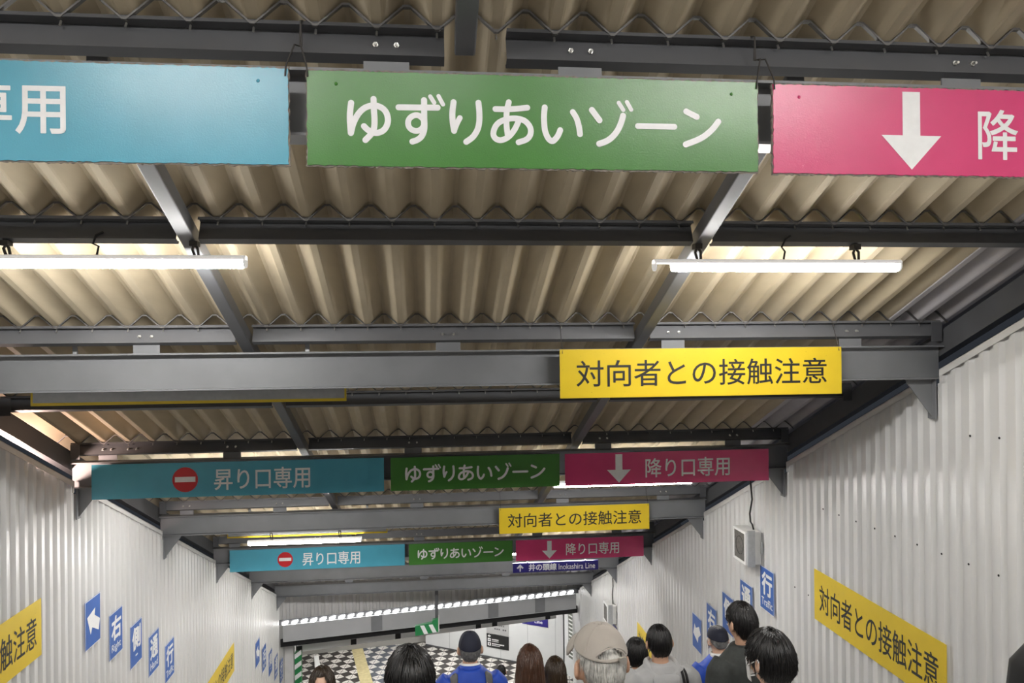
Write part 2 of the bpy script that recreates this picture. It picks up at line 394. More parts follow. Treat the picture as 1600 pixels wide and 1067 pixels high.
BEAM_LAB = ['grey steel H-beam behind the nearest cyan, green and pink signs',
  'pale grey steel H-beam behind the nearest yellow hanging sign, its whole web showing',
  'grey steel H-beam behind the second row of cyan, green and pink signs',
  'grey steel H-beam behind the second, farther yellow hanging sign',
  'grey steel H-beam behind the farthest cyan, green and pink signs',
  'grey steel H-beam just below the farthest coloured signs, second from the stair foot',
  'last grey steel H-beam at the stair foot, in front of the ribbed grey wall']
for k in range(7):
    y = BY(k); zb, zt = rel(.818, y), rel(1.086, y); x0, x1 = XL-.045, XR+.045
    pr = [(-.075, zb), (.075, zb), (.075, zb+.012), (.004, zb+.012), (.004, zt-.012), (.075, zt-.012), (.075, zt), (-.075, zt), (-.075, zt-.012), (-.004, zt-.012), (-.004, zb+.012), (-.075, zb+.012)]
    o = MB().prism([(x0, y+a_, z_) for a_, z_ in pr], (x1-x0, 0, 0)).build('steel_beam', M_beam)
    tag(o, BEAM_LAB[k], 'beam', 'steel beams across the stairway', 'thing')
    for X, s in ((XL, -1), (XR, 1)):
        if k == 0: continue
        g = MB().prism([(X-s*.006, y-.006, zb-.002), (X-s*.235, y-.006, zb-.002), (X-s*.225, y-.006, zb-.03), (X-s*.006, y-.006, zb-.315)], (0, .012, 0))
        g.box(*sorted((X-s*.006, X-s*.016)), y-.05, y+.05, zb-.32, zb-.002)
        g.build('knee_bracket', M_beam, o)
    tabs = {0: (-1.9, -.15, .65, 2.36), 1: (-2.0, .165, 1.90, 3.35), 2: (-3.3, -2.05, -.15, 1.95, 3.45), 3: (-3.3, -2.05, -.15, 1.95, 3.45), 4: (-3.3, -1.9, -.15, 1.95, 3.4)}.get(k, (-1.9, -.1, 1.9))
    for x in tabs:
        MB().box(x-.092, x+.092, y+.010, y+.018, zt, rel(1.146, y)).build('mounting_tab', M_beam, o)

PUR_LAB = ['dark steel purlin just above the nearest cyan, green and pink signs', 'dark steel purlin carrying the two nearest tube lights',
  'steel purlin right above the nearest yellow hanging sign', 'dark steel purlin right behind the nearest yellow hanging sign', 'dark steel purlin above the second row of coloured signs',
  'steel purlin hidden behind the second row of coloured signs', 'steel purlin above the farther yellow hanging sign', 'steel purlin behind the farther yellow hanging sign', 'steel purlin above the farthest row of coloured signs',
  'steel purlin hidden behind the farthest coloured signs', 'steel purlin below the farthest coloured signs', 'steel purlin between the last two beams', 'last steel purlin above the stair foot']
pitch = .2417
def bolt(x, y, z, parent, r=.013):
    mb = MB(); mb.tube([(x, y, z), (x, y-.014, z)], r, 6); mb.tube([(x, y-.014, z), (x, y-.034, z-.004)], r*.55, 6); mb.build('bolt', M_bolt, parent)
for i in range(0, 13):
    if i in (5, 9): continue
    y = PY(i); zb, zt = rel(1.150, y), rel(1.272, y); root = empty('purlin', (0, 0, 0))
    tag(root, PUR_LAB[i], 'purlin', 'steel purlins under the roof', 'thing')
    brk = [(XL-.05, .085), (.34, XR+.05)] if i == 0 else [(XL-.05, -1.375), (-1.255, 1.59), (1.71, XR+.05)]
    for x0, x1 in brk:
        # Z-section set square to the roof slope: top flange with lip towards the viewer, lower flange away
        h = .112
        pl = [(-.052, h), (.004, h), (.004, .004), (.052, .004), (.052, .016), (.056, .016), (.056, 0), (0, 0), (0, h-.004), (-.048, h-.004), (-.048, h-.018), (-.052, h-.018)]
        cs, sn_ = math.cos(.4036), math.sin(.4036)
        pr = [(q[0]*cs+(q[1]-.05)*sn_, zb+.013-q[0]*sn_+q[1]*cs) for q in pl]
        o = MB().prism([(x0, y+a_, z_) for a_, z_ in pr], (x1-x0, 0, 0)).build('channel', M_purlin if i not in (2, 6, 7, 8, 10) else M_raft, root)
    # zig-zag tight frame filling the roof corrugations
    n0 = math.ceil((XL-.3+.065)/pitch); n1 = math.floor((XR+.2+.065)/pitch); mb = MB()
    pts = []
    for n in range(n0, n1+1):
        xp = -.065+pitch*n
        pts += [(xp-.112, .000), (xp-.014, .086), (xp+.014, .086), (xp+.112, .000)]
    zz = [(x, y-.02, zt+h) for x, h in pts]
    mb.loft([[(p[0], p[1]-.011, p[2]+.005), (p[0], p[1]+.011, p[2]+.006), (p[0], p[1]+.011, p[2]-.005), (p[0], p[1]-.011, p[2]-.005)] for p in zz])
    mb.build('tight_frame', M_strap, root)
    if i <= 4:
        for n in range(n0+1, n1):
            x = -.065+pitch*(n+.5)
            if XL+.1 < x < XR-.1: MB().tube([(x, y-.004, zt-.010), (x, y-.014, zt-.030)], .005, 5).build('stud', M_bolt, root)
    if i % 2 == 0:
        k = i//2
        tabs = {0: (-.15, .65, 2.36), 1: (-2.0, .165, 1.90, 3.35), 2: (-3.3, -3.05, -2.05, -.15, 1.95, 3.45), 3: (-3.3, -2.05, -.15, 1.95, 3.45), 4: (-1.9, -.15, 1.95)}.get(k, (-.1,))
        for x in tabs:
            for dx in (-.042, .042): bolt(x+dx, y+.004, zb+.058, root, .011)
    for X, s in ((XL, -1), (XR, 1)):
        MB().box(*sorted((X-s*.05, X+s*.04)), y-.058, y-.052, zb-.03, zt-.002).build('end_cleat', M_purlin, root)

# ------------------------------------------------------------------ HANGING SIGNS
def board(root_name, x0, x1, z0, z1, y, m, ragged=False, th=.012):
    O = Vector((x0, y, z0)); fr = (O, Vector((1,0,0)), Vector((0,0,1)), Vector((0,-1,0)))
    W, H = x1-x0, z1-z0
    def outline(step, j):
        pts = []
        for a_, b_ in (((0,0),(W,0)), ((W,0),(W,H)), ((W,H),(0,H)), ((0,H),(0,0))):
            n = max(2, int(math.hypot(b_[0]-a_[0], b_[1]-a_[1])/step))
            for q in range(n):
                t = q/n; pts.append((a_[0]+(b_[0]-a_[0])*t+random.uniform(-j, j), a_[1]+(b_[1]-a_[1])*t+random.uniform(-j, j)))
        return pts
    if ragged:
        pts = outline(.013, .0022)
        back = [(W*.5+(p[0]-W*.5)*(1+.008/W), H*.5+(p[1]-H*.5)*(1+.010/H)) for p in outline(.011, .0034)]
        rt = MB().prism([(x0+p[0], y, z0+p[1]) for p in pts], (0, .004, 0)).build(root_name, m)
        MB().prism([(x0+p[0], y+.004, z0+p[1]) for p in back], (0, th, 0)).build('backing_board', M_edge, rt)
    else:
        rt = MB().prism([(x0, y, z0), (x1, y, z0), (x1, y, z1), (x0, y, z1)], (0, .004, 0)).build(root_name, m)
        MB().box(x0+.001, x1-.001, y+.004, y+th, z0+.001, z1-.001).build('backing_board', M_back, rt)
    return rt, fr, W, H
def fixings(rt, fr, W, H):
    for u, v in ((.11, H-.05), (W-.11, H-.05)):
        P = fr[0]+fr[1]*u+fr[2]*v
        MB().ell((P.x, P.y-.001, P.z), (.007, .003, .007), 8, 4).build('screw', MATS_of(rt), rt)
def MATS_of(o): return o.data.materials[0]
def tie(rt, x, y, z_sign, y_p, z_p, dx):
    pts = [(x+dx, y-.004, z_sign-.03), (x+dx*.9, y-.006, z_sign+.01), (x+dx*.2, y+.02, z_sign+.10), (x, y_p-.06, z_p-.10), (x-dx*.1, y_p-.062, z_p), (x-dx*.2, y_p-.03, z_p+.012)]
    MB().tube(pts, .0035, 5).build('wire_tie', M_wire, rt)

ROW_Y = [3.05, 8.40, 13.74]
ROW_X = [-.058, 0., .055]
ROW_Z = [(.684, 1.050), (-1.564, -1.208), (-3.855, -3.486)]
ROW_N = ['nearest row', 'second row', 'farthest row']
AR = lambda cu, t, b_: [(cu-.039, t), (cu-.039, b_+.142), (cu-.132, b_+.142), (cu, b_), (cu+.132, b_+.142), (cu+.039, b_+.142), (cu+.039, t)]
for r in range(3):
    y = ROW_Y[r]; dx = ROW_X[r]; z0, z1 = ROW_Z[r]; rag = r == 0
    # cyan
    xa, xb = -3.40+dx, -.455+dx
    rt, fr, W, H = board('hanging_sign', xa, xb, z0, z1, y, M_cyan, rag)
    tag(rt, ['cyan hanging sign in the nearest row, cut off at left, two white characters showing', 'cyan hanging sign with red no-entry disc in the second row, larger and darker one', 'small bright cyan hanging sign with red no-entry disc in the farthest row'][r], 'sign', 'cyan hanging signs')
    if r == 0:
        text_in(MB(), '昇り口専用', (W-1.77, .098, W-.800, .290), fr, .012).build('lettering', M_white, rt, fix=False)
    else:
        text_in(MB(), '昇り口専用', (1.205, .062, 2.180, .287), fr, .010).build('lettering', M_white, rt, fix=False)
    cx = .918; cz = .180; R_ = .128
    d = MB(); poly_in(d, [(cx+R_*math.cos(q*PI/20), cz+R_*math.sin(q*PI/20)) for q in range(40)], fr, .0015); disc = d.build('no_entry_disc', M_red, rt, fix=False)
    d = MB(); poly_in(d, [(cx-.102, cz-.024), (cx+.102, cz-.024), (cx+.102, cz+.030), (cx-.102, cz+.030)], fr, .003); d.build('white_bar', M_white, disc, fix=False)
    if r == 0:
        fixings(rt, fr, W, H); tie(rt, xb+.03, y, z1, PY(0), rel(1.272, PY(0)), -.04)
    # green
    xa, xb = -.385+dx, 1.430+dx-(.025 if r == 0 else 0)
    rt, fr, W, H = board('hanging_sign', xa, xb, z0, z1-.004, y, M_green, rag)
    tag(rt, ['large green hanging sign with white rounded lettering, nearest and biggest of all', 'green hanging sign between cyan and pink in the second row', 'small green hanging sign between cyan and pink in the farthest row'][r], 'sign', 'green hanging signs')
    lm = MB(); sx_ = W/1.790; sv = (z1-.004-z0)/.363
    for q, st in enumerate(STROKES): stroke_in(lm, [(p[0]*sx_, p[1]*sv) for p in st[1:]], st[0]*(1.0 if r == 0 else 1.0), fr, .0015+q*.00005)
    lm.build('lettering', M_white, rt, fix=False)
    if r == 0:
        fixings(rt, fr, W, H); tie(rt, xa-.032, y, z1, PY(0), rel(1.272, PY(0)), .036); tie(rt, xb+.03, y, z1, PY(0), rel(1.272, PY(0)), -.035)
    # pink
    xa, xb = 1.490+dx-(.018 if r == 0 else 0), 3.800+dx
    rt, fr, W, H = board('hanging_sign', xa, xb, z0-.004, z1-.008, y, M_pink, rag)
    tag(rt, ['pink hanging sign with white down arrow in the nearest row, cut off at right', 'dark pink hanging sign with white down arrow in the second row', 'small pink hanging sign with white down arrow in the farthest row'][r], 'sign', 'pink hanging signs')
    d = MB(); poly_in(d, AR(.598, .345 if r == 0 else .335, .022), fr); d.build('down_arrow', M_white, rt, fix=False)
    text_in(MB(), '降り口専用', (.895, .068, 1.858, .280), fr, .010).build('lettering', M_white, rt, fix=False)
    if r == 0:
        fixings(rt, fr, W, H); tie(rt, xa-.03, y, z1, PY(0), rel(1.272, PY(0)), .035)
YT = '対向者との接触注意'
for y, x0, x1, z0, z1, lab in ((5.73, .985, 3.186, -.418, -.056, 'large yellow hanging sign with black lettering on the nearest whole beam'), (11.07, 1.010, 3.194, -2.716, -2.352, 'smaller yellow hanging sign with black lettering, between second and farthest coloured rows')):
    rt, fr, W, H = board('hanging_sign', x0, x1, z0, z1, y, M_yel)
    tag(rt, lab, 'sign', 'yellow hanging signs')
    text_in(MB(), YT, (W*.056, H*.225, W*.945, H*.775), fr, .006).build('lettering', M_ink, rt, fix=False)
    for u in (.02, W-.02):
        P = fr[0]+fr[1]*u; MB().tube([(P.x, y-.003, z1-.03), (P.x, y+.004, z1+.004), (P.x, y+.10, rel(1.272, BY(1 if y < 8 else 3))+.004)], .0028, 5).build('wire_tie', M_wire, rt)
# reverse faces of yellow signs hung for the opposite direction
for y, x0, x1, z0, z1, lab in ((6.05, -2.865, -.605, -.432, -.075, 'grey back of a yellow-rimmed sign under the nearest whole beam, at left'), (11.45, -2.82, -.578, -2.733, -2.37, 'grey back of a yellow-rimmed sign behind the far left tube light')):
    rt = MB().box(x0+.014, x1-.014, y, y+.01, z0+.022, z1).build('sign_back', M_back)
    tag(rt, lab, 'sign', 'sign backs facing the viewer')
    m = MB(); m.box(x0, x1, y-.002, y+.012, z0, z0+.022); m.box(x0, x0+.014, y-.002, y+.012, z0+.022, z1); m.box(x1-.014, x1, y-.002, y+.012, z0+.022, z1)
    m.build('rim', M_yel, rt)
    for u in (.3, x1-x0-.3): MB().box(x0+u, x0+u+.03, y-.02, y, z1-.2, z1+.10).build('strap', M_back, rt)
# line-name sign
y = 13.86; x0, x1, z0, z1 = 1.500, 3.050, -4.104, -3.934
rt = MB().box(x0, x1, y, y+.04, z0, z1).build('hanging_sign', M_navy); bevel(rt, .004)
tag(rt, 'narrow navy blue line-name sign with white arrow under the farthest pink sign', 'sign')
fr = (Vector((x0, y, z0)), Vector((1,0,0)), Vector((0,0,1)), Vector((0,-1,0)))
text_in(MB(), '井の頭線', (.285, .022, .790, .150), fr, .030).build('lettering', M_white, rt, fix=False)
text_in(MB(), 'Inokashira Line', (.825, .030, 1.490, .130), fr, .006).build('lettering', M_white, rt, fix=False)
d = MB(); poly_in(d, [(.12, .02), (.142, .02), (.142, .095), (.170, .070), (.195, .085), (.131, .150), (.067, .085), (.092, .070), (.12, .095)], fr); d.build('up_arrow', M_white, rt, fix=False)
for u in (.25, 1.3): MB().box(x0+u, x0+u+.03, y+.005, y+.03, z1, z1+.02).build('bracket', M_beam, rt)

# ------------------------------------------------------------------ WALL SIGNS
def wall_frame(side, y_left, z0):
    if side < 0: return (Vector((XL+.006, y_left, z0)), Vector((0,1,0)), Vector((0,0,1)), Vector((1,0,0)))
    return (Vector((XR-.006, y_left, z0)), Vector((0,-1,0)), Vector((0,0,1)), Vector((-1,0,0)))
def wall_board(fr, W, H, m, rim=None):
    O, U, V, Nn = fr
    return MB().prism([O, O+U*W, O+U*W+V*H, O+V*H], Nn*-.004).build('wall_sign', m)
ARL = [(.12, .343), (.65, .24), (.60, .387), (.96, .548), (.87, .769), (.44, .61), (.34, .74)]
ARR = [(.10, .59), (.26, .27), (.41, .37), (.77, .247), (.96, .438), (.69, .58), (.62, .757)]
BL = [('arrow', None), ('右', 'Right'), ('側', '-'), ('通', 'Hand'), ('行', 'Traffic')]
WORD = {'arrow': 'white block arrow', '右': 'the word Right', '側': 'a single dash under its character', '通': 'the word Hand', '行': 'the word Traffic'}
def blue_set(side, y_first, z_first, dy, dz, where, sh=0.):
    for n, (ch, en) in enumerate(BL):
        W, H = .385, .515
        if side < 0: yl = y_first + dy*n; zt = z_first + dz*n
        else: yl = y_first - dy*n; zt = z_first - dz*n
        fr = wall_frame(side, yl, zt-H)
        rt = wall_board(fr, W, H, M_blue)
        # thin white border
        m = MB()
        for a_ in ((0,0,W,.007), (0,H-.007,W,H), (0,.007,.007,H-.007), (W-.007,.007,W,H-.007)):
            poly_in(m, [(a_[0],a_[1]), (a_[2],a_[1]), (a_[2],a_[3]), (a_[0],a_[3])], fr, .0012)
        m.build('border', M_white, rt, fix=False)
        if ch == 'arrow':
            A = ARL if side < 0 else ARR
            m = MB(); poly_in(m, [(p[0]*W, (1-p[1])*H) for p in A], fr); m.build('arrow', M_white, rt, fix=False)
        else:
            text_in(MB(), ch, (.055, .185, W-.045, .465), fr, .032).build('lettering', M_white, rt, fix=False)
            bx = {'Right': (.06, .045, .325, .155), '-': (.16, .105, .235, .125), 'Hand': (.055, .055, .335, .150), 'Traffic': (.045, .055, .345, .150)}[en]
            text_in(MB(), en, bx, fr, .012).build('lettering', M_white, rt, fix=False)
        tag(rt, 'blue wall sign with %s, %s' % (WORD[ch], where), 'sign', 'blue keep-right signs, ' + where)
blue_set(-1, 8.695, -2.705, .626, -.355, 'near set on the left wall')
blue_set(-1, 16.85, -6.245, .668, -.372, 'far set on the left wall')
blue_set(1, 11.685, -4.168, .6215, -.3565, 'on the right wall')
def yellow_wall(side, yl, zt, lab):
    W, H = 2.105, .527; fr = wall_frame(side, yl, zt-H); rt = wall_board(fr, W, H, M_yel)
    text_in(MB(), YT, (W*.052, H*.215, W*.955, H*.76), fr, .006).build('lettering', M_ink, rt, fix=False)
    tag(rt, lab, 'sign', 'yellow wall signs')
yellow_wall(-1, 5.650, -2.345, 'yellow wall sign at the lower left edge, near one on the left wall')
yellow_wall(-1, 12.93, -5.520, 'far small yellow sign on the left wall beyond the near blue signs')
yellow_wall(1, 7.846, -2.405, 'large yellow wall sign with black lettering on the right wall')
yellow_wall(1, 14.90, -5.455, 'far yellow sign on the right wall behind the black-haired heads')
fr = wall_frame(1, 16.98, -6.60); rt = wall_board(fr, .40, .41, M_navy); tag(rt, 'small violet-blue wall sign below the far loudspeaker on the right wall', 'sign')
m = MB(); poly_in(m, [(.05, .30), (.35, .30), (.35, .33), (.05, .33)], fr); m.build('white_line', M_white, rt, fix=False)

# ------------------------------------------------------------------ TUBE LIGHTS
def tube_light(x0, x1, y, zt, lab, hang, cable=None, ztop=None, grp='tube lights', inset=.014):
    rt = empty('tube_light', ((x0+x1)/2, y, zt)); Lh = (x1-x0)/2
    tag(rt, lab, 'light', grp)
    h = MB(); n = 10
    pr = [(-.036, -.024), (-.034, -.008), (-.022, 0), (.022, 0), (.034, -.008), (.036, -.024)]
    h.prism([(-Lh, p[0], p[1]) for p in pr], (2*Lh, 0, 0)); h.build('housing', M_lamph, rt)
    d = MB(); arc = [(.034*math.cos(PI+q*PI/n), -.026+.046*math.sin(PI+q*PI/n)) for q in range(n+1)]
    d.prism([(-Lh+inset, p[0], p[1]) for p in arc], (2*Lh-.018-inset, 0, 0)); d.build('diffuser', M_lite, rt)
    for s in (-1, 1):
        e = MB(); e.prism([(s*Lh, .036*math.cos(q*PI/8), -.036+.034*math.sin(q*PI/8)) for q in range(16)], (-s*.012, 0, 0)); e.build('end_cap', M_lamph, rt)
    for hx in hang:
        xx = hx-(x0+x1)/2; g = MB(); top = (ztop or zt+.16)-zt
        g.tube([(xx, 0, -.002), (xx-.012, 0, top*.45), (xx, 0, top*.8)], .008, 6); g.tube([(xx+.022, 0, -.002), (xx+.018, -.008, top*.5), (xx, 0, top*.8)], .008, 6)
        g.box(xx-.022, xx+.022, -.03, .03, top*.66, top); g.build('hanger', M_wire, rt)
    if cable is not None:
        xx = cable-(x0+x1)/2; top = (ztop or zt+.16)-zt
        MB().tube([(xx, 0, -.002), (xx+.01, 0, .05), (xx-.015, -.01, top*.8), (xx+.005, -.02, top+.03), (xx+.04, -.01, top+.05)], .006, 6).build('cable', M_black, rt)
    return rt
zp = rel(1.150, PY(1))
tube_light(-2.56, -1.0, 4.54, .502, 'nearest left tube light, running out of the picture at left', (-2.27, -1.28), -1.80, zp)
tube_light(1.35, 2.905, 4.54, .486, 'nearest right tube light, whole, hung below a dark purlin', (1.62, 2.62), 2.16, zp, inset=.115)
tube_light(-2.52, -.94, 11.37, -2.755, 'far left tube light above the farthest cyan sign', (-2.2, -1.25), None, -2.60)
tube_light(1.42, 3.05, 8.80, -1.585, 'right tube light just below the second-row pink sign', (1.8, 2.7), None, -1.49)
tube_light(-2.9, -1.3, 8.80, -1.50, 'left tube light hidden behind the second-row cyan sign', (-2.5, -1.7), None, -1.47)
tube_light(1.47, 3.03, 14.15, -3.79, 'right tube light behind the farthest pink sign', (1.8, 2.7), None, -3.74)
tube_light(-2.7, -1.14, 14.15, -3.79, 'left tube light behind the farthest cyan sign', (-2.4, -1.4), None, -3.74)
for x, nm in ((-2.85, 'left'), (2.25, 'right')):
    tube_light(x, x+1.56, -.80, 2.45, 'tube light overhead behind the viewer, %s one' % nm, (x+.3, x+1.26), None, 2.9)
for x, nm in ((-2.95, 'left'), (2.35, 'right')):  # extra unseen pair, added to brighten the nearest signs and roof
    tube_light(x, x+1.56, -1.4, 2.62, 'added unseen tube light behind the viewer, just behind the first pair, %s one' % nm, (x+.3, x+1.26), None, 2.95)
for x, nm in ((-2.6, 'left'), (2.0, 'right')):  # another unseen pair put in to lift the light on the front row
    tube_light(x, x+1.56, -2.0, 2.9, 'added unseen tube light behind the viewer, second row back, %s one' % nm, (x+.3, x+1.26), None, 3.2)
for x, nm in ((-3.0, 'left'), (-.8, 'middle'), (1.6, 'right')):  # three more unseen lamps, added only for brightness from behind
    tube_light(x, x+1.56, -3.2, 3.3, 'added unseen tube light high behind the viewer, %s one of the three' % nm, (x+.3, x+1.26), None, 3.5)
for x in (-2.7, 1.4):
    tube_light(x, x+1.56, 16.90, -4.79, 'tube light behind the last but one beam, %s one' % ('left' if x < 0 else 'right'), (x+.3, x+1.26), None, -4.74)

# ------------------------------------------------------------------ LOUDSPEAKERS with cables
def speaker(y, z, lab, dy=.56, h=.40, top=None):
    rt = empty('loudspeaker', (XR, y, z)); tag(rt, lab, 'loudspeaker', 'loudspeakers on the right wall')
    bevel(MB().box(-.20, -.015, -.19, .19, -h/2, h/2).build('cabinet', M_house, rt), .01)
    m = MB()
    for b_ in ((-.19,.19,-h/2,-h/2+.03), (-.19,.19,h/2-.03,h/2), (-.19,-.16,-h/2+.03,h/2-.03), (.16,.19,-h/2+.03,h/2-.03)): m.box(-.215, -.20, b_[0], b_[1], b_[2], b_[3])
    m.build('front_rim', M_white, rt)
    MB().box(-.208, -.20, -.16, .16, -h/2+.03, h/2-.03).build('grille', M_spk, rt)
    m = MB(); m.tube([(-.207, .11*math.cos(q*PI/10), .11*math.sin(q*PI/10)) for q in range(21)], .004, 5); m.build('cone_ring', M_black, rt)
    m = MB(); m.box(-.19, -.10, -.215, -.19, -h/2-.02, h/2+.02); m.box(-.02, -.006, -.22, .22, -.07, .07); m.build('mount', M_back, rt)
    m = MB(); m.tube([(-.06, -.08, h/2), (-.05, -.02, h/2+.05), (-.03, .08, h/2+.06), (-.03, .10, h/2+.16), (-.028, .03, h/2+.35), (-.028, .08, top-z-.02), (-.02, .10, top-z+.10)], .011, 6); m.build('cable', M_black, rt)
speaker(9.33, -2.53, 'grey box loudspeaker above the blue Traffic sign, on a black cable', top=rel(.86, 9.3))
speaker(16.75, -5.90, 'far small loudspeaker on the right wall behind the beige cap', top=rel(.86, 16.75))

# ------------------------------------------------------------------ FAR END: fascia, ribbed wall, lit flutes, strip, hoarding
f0 = Vector((XL-.6, 19.49, 0)); fd = Vector((1, .185, 0)).normalized(); fn = Vector((fd.y, -fd.x, 0))   # fn faces the viewer
def fb(t, o, z): return f0 + fd*t + fn*o + Vector((0, 0, z))
def fbox(mb, t0, t1, o0, o1, z0, z1):
    mb.prism([fb(t0,o0,z0), fb(t1,o0,z0), fb(t1,o1,z0), fb(t0,o1,z0)], (0,0,z1-z0)); return mb
T1 = 9.6
m = MB(); fbox(m, .68, 8.34, -.10, 0, -7.245, -6.855); fbox(m, .68, 8.34, -.25, .02, -7.255, -7.245)
o = m.build('fascia_beam', M_fascia); tag(o, 'deep grey fascia beam crossing obliquely below the ribbed wall', 'beam', None, 'thing')
for t in (2.95+.0, 6.0, 7.3):
    fbox(MB(), t-.14, t+.14, 0, .006, -7.24, -6.86).build('joint_plate', M_beam, o)
m = MB(); rib = []
t = 0.
while t < T1: rib += [(t, .0), (t+.07, .0), (t+.085, -.025), (t+.155, -.025)]; t += .17
m.loft([[fb(a_, d-.16, -6.86) for a_, d in rib], [fb(a_, d-.16, -4.6) for a_, d in rib]], closed=False)
o = m.build('wall_far', M_rib, fix=False); struct(o)
m = MB(); fbox(m, 0, T1, -.105, -.012, -7.7, -7.25)
struct(fbox(MB(), 0, T1, -.24, -.20, -7.45, -7.26).build('trim_20', M_black))  # black strip stands in for the shade in the gap under the fascia
# lit flute ends along the top of the fascia
o = empty('deck_edge_light', fb(T1/2, -.03, -6.86)); tag(o, 'row of bright white lit flute ends along the top of the grey fascia', 'light')
P0 = Vector(o.location); nfl = 34
for q in range(nfl):
    t0 = .66 + q*.226
    pts = [fb(t0, -.045, -6.85), fb(t0+.085, -.045, -6.85), fb(t0+.150, -.045, -6.80), fb(t0+.150, -.045, -6.765), fb(t0+.055, -.045, -6.775), fb(t0+.0, -.045, -6.80)]
    MB().prism([p-P0 for p in pts], fn*.03).build('lit_flute', mat('lit_flute_glow', (1, .99, .97), .5, emit=9.), o)
fbox(MB(), .4, T1-.6, -.055, -.045, -6.855, -6.73).xform(Matrix.Translation(-P0)).build('backing_plate', M_purlin, o)
# post and striped pad
o = MB().box(.165, .245, 19.70, 19.78, -7.12, -6.0).build('post', M_purlin); tag(o, 'thin dark post standing before the ribbed grey wall', 'post')
rt = MB().prism([(-.33, 19.5, -7.23), (.255, 19.5, -7.15), (.255, 19.5, -6.83), (.10, 19.5, -6.86), (.08, 19.5, -6.92), (-.33, 19.5, -6.99)], (0, .12, 0)).build('corner_pad', M_gpad)
tag(rt, 'green and white striped bumper pad hanging under the grey fascia', 'pad')
for u in (-.21, .0):
    MB().prism([(u, 19.497, -6.985+.06*(u+.33)), (u+.10, 19.497, -6.98+.06*(u+.33)), (u+.20, 19.497, -7.205+.14*(u+.33)), (u+.10, 19.497, -7.213+.14*(u+.33))], (0, .003, 0)).build('white_stripe', M_white, rt)
MB().box(.24, .262, 19.49, 19.63, -7.16, -6.78).build('end_plate', M_cap, rt)
# white strip with black square sockets
s0 = Vector((-3.38, 20.73, 0)); sd = Vector((1, .22, 0)).normalized(); sn = Vector((sd.y, -sd.x, 0))
def sb(t, o, z): return s0 + sd*t + sn*o + Vector((0, 0, z))
o = MB().prism([sb(0,0,-7.95), sb(7.2,0,-7.95), sb(7.2,-.12,-7.95), sb(0,-.12,-7.95)], (0,0,.55)).build('drop_panel', M_strip)
tag(o, 'white drop panel strip with black square sockets below the grey fascia', 'panel')
for x in (-3.33, -1.974, -.821, 1.377, 1.841, 3.40):
    t = (x-s0.x)/sd.x; zz = -7.87
    MB().prism([sb(t-.075,.004,zz-.075), sb(t+.075,.004,zz-.075), sb(t+.075,.004,zz+.075), sb(t-.075,.004,zz+.075)], sn*-.003).build('socket', M_black, o)
# lower hall: back wall, ceiling, hoarding
struct(MB().prism([(-9, 24.5, ZL), (-.62, 25.83, ZL), (1.6, 26.1, ZL), (1.6, 26.1, -6.6), (-.62, 25.83, -6.6), (-9, 24.5, -6.6)], (0, .1, 0)).build('wall_hall', mat('hall_wall_grey', (.30, .29, .27), .7)))
struct(MB().box(-9, 9, 21.6, 31, -6.62, -6.55).build('ceiling_hall', M_fascia))
h0, h1 = Vector((-.10, 25.59, ZL)), Vector((3.97, 22.98, ZL)); hd = (h1-h0).normalized(); hn = Vector((hd.y, -hd.x, 0))
hn = hn if hn.y < 0 else -hn
m = MB(); m.prism([h0, h1, h1+Vector((0,0,3.2)), h0+Vector((0,0,3.2))], -hn*.06)
o = m.build('wall_hoarding', M_hoard); struct(o)
for t in np.arange(.9, 4.6, .92):
    P = h0+hd*float(t)+hn*.001; q = MB(); q.prism([P, P+hd*.012, P+hd*.012+Vector((0,0,3.2)), P+Vector((0,0,3.2))], hn*.002); q.build('seam', M_fascia, o)
q = MB(); q.prism([h0+hn*.002, h1+hn*.002, h1+hn*.002+Vector((0,0,.05)), h0+hn*.002+Vector((0,0,.05))], hn*.01); struct(q.build('baseboard_hoarding', M_purlin))
def hoard_sign(t0, t1, z0, z1, m_, lab, nm='poster'):
    O = h0+hd*t0+hn*.012; O.z = z0; U, V = hd, Vector((0,0,1)); W, H = t1-t0, z1-z0
    rt = MB().prism([O, O+U*W, O+U*W+V*H, O+V*H], -hn*.008).build(nm, m_); tag(rt, lab, 'sign'); return rt, (O, U, V, hn), W, H
tx = lambda x: (x-h0.x)/hd.x
rt, fr, W, H = hoard_sign(tx(1.80), tx(2.45), -9.03, -8.10, mat('grey_poster', (.42, .42, .42), .5), 'pale grey notice with dark text on the white hoarding')
for r_ in range(7):
    m = MB()
    v = H-.10-.115*r_; n_ = 9
    for c_ in range(n_):
        if random.random() < .82: u = .06+c_*(W-.12)/n_; poly_in(m, [(u, v), (u+.05, v), (u+.05, v+.045), (u, v+.045)], fr)
    m.build('text_line', mat('grey_print', (.10, .10, .10), .6), rt, fix=False)
rt, fr, W, H = hoard_sign(tx(1.80), tx(2.45), -9.47, -9.05, M_ink, 'black direction sign with white arrow and symbols on the white hoarding', 'direction_sign')
m = MB(); poly_in(m, [(.04, .355), (.10, .405), (.10, .37), (.15, .37), (.15, .34), (.10, .34), (.10, .305)], fr); m.build('left_arrow', M_white, rt, fix=False)
m = MB()
for v in (.185, .055): poly_in(m, [(.04, v), (.15, v), (.15, v+.10), (.04, v+.10)], fr)
m.build('symbol_plate', M_white, rt, fix=False)
m = MB(); poly_in(m, [(.055, .225), (.135, .225), (.135, .245), (.055, .245)], fr, .003); poly_in(m, [(.08, .075), (.11, .075), (.11, .135), (.08, .135)], fr, .003); m.build('symbol', M_ink, rt, fix=False)
m = MB()
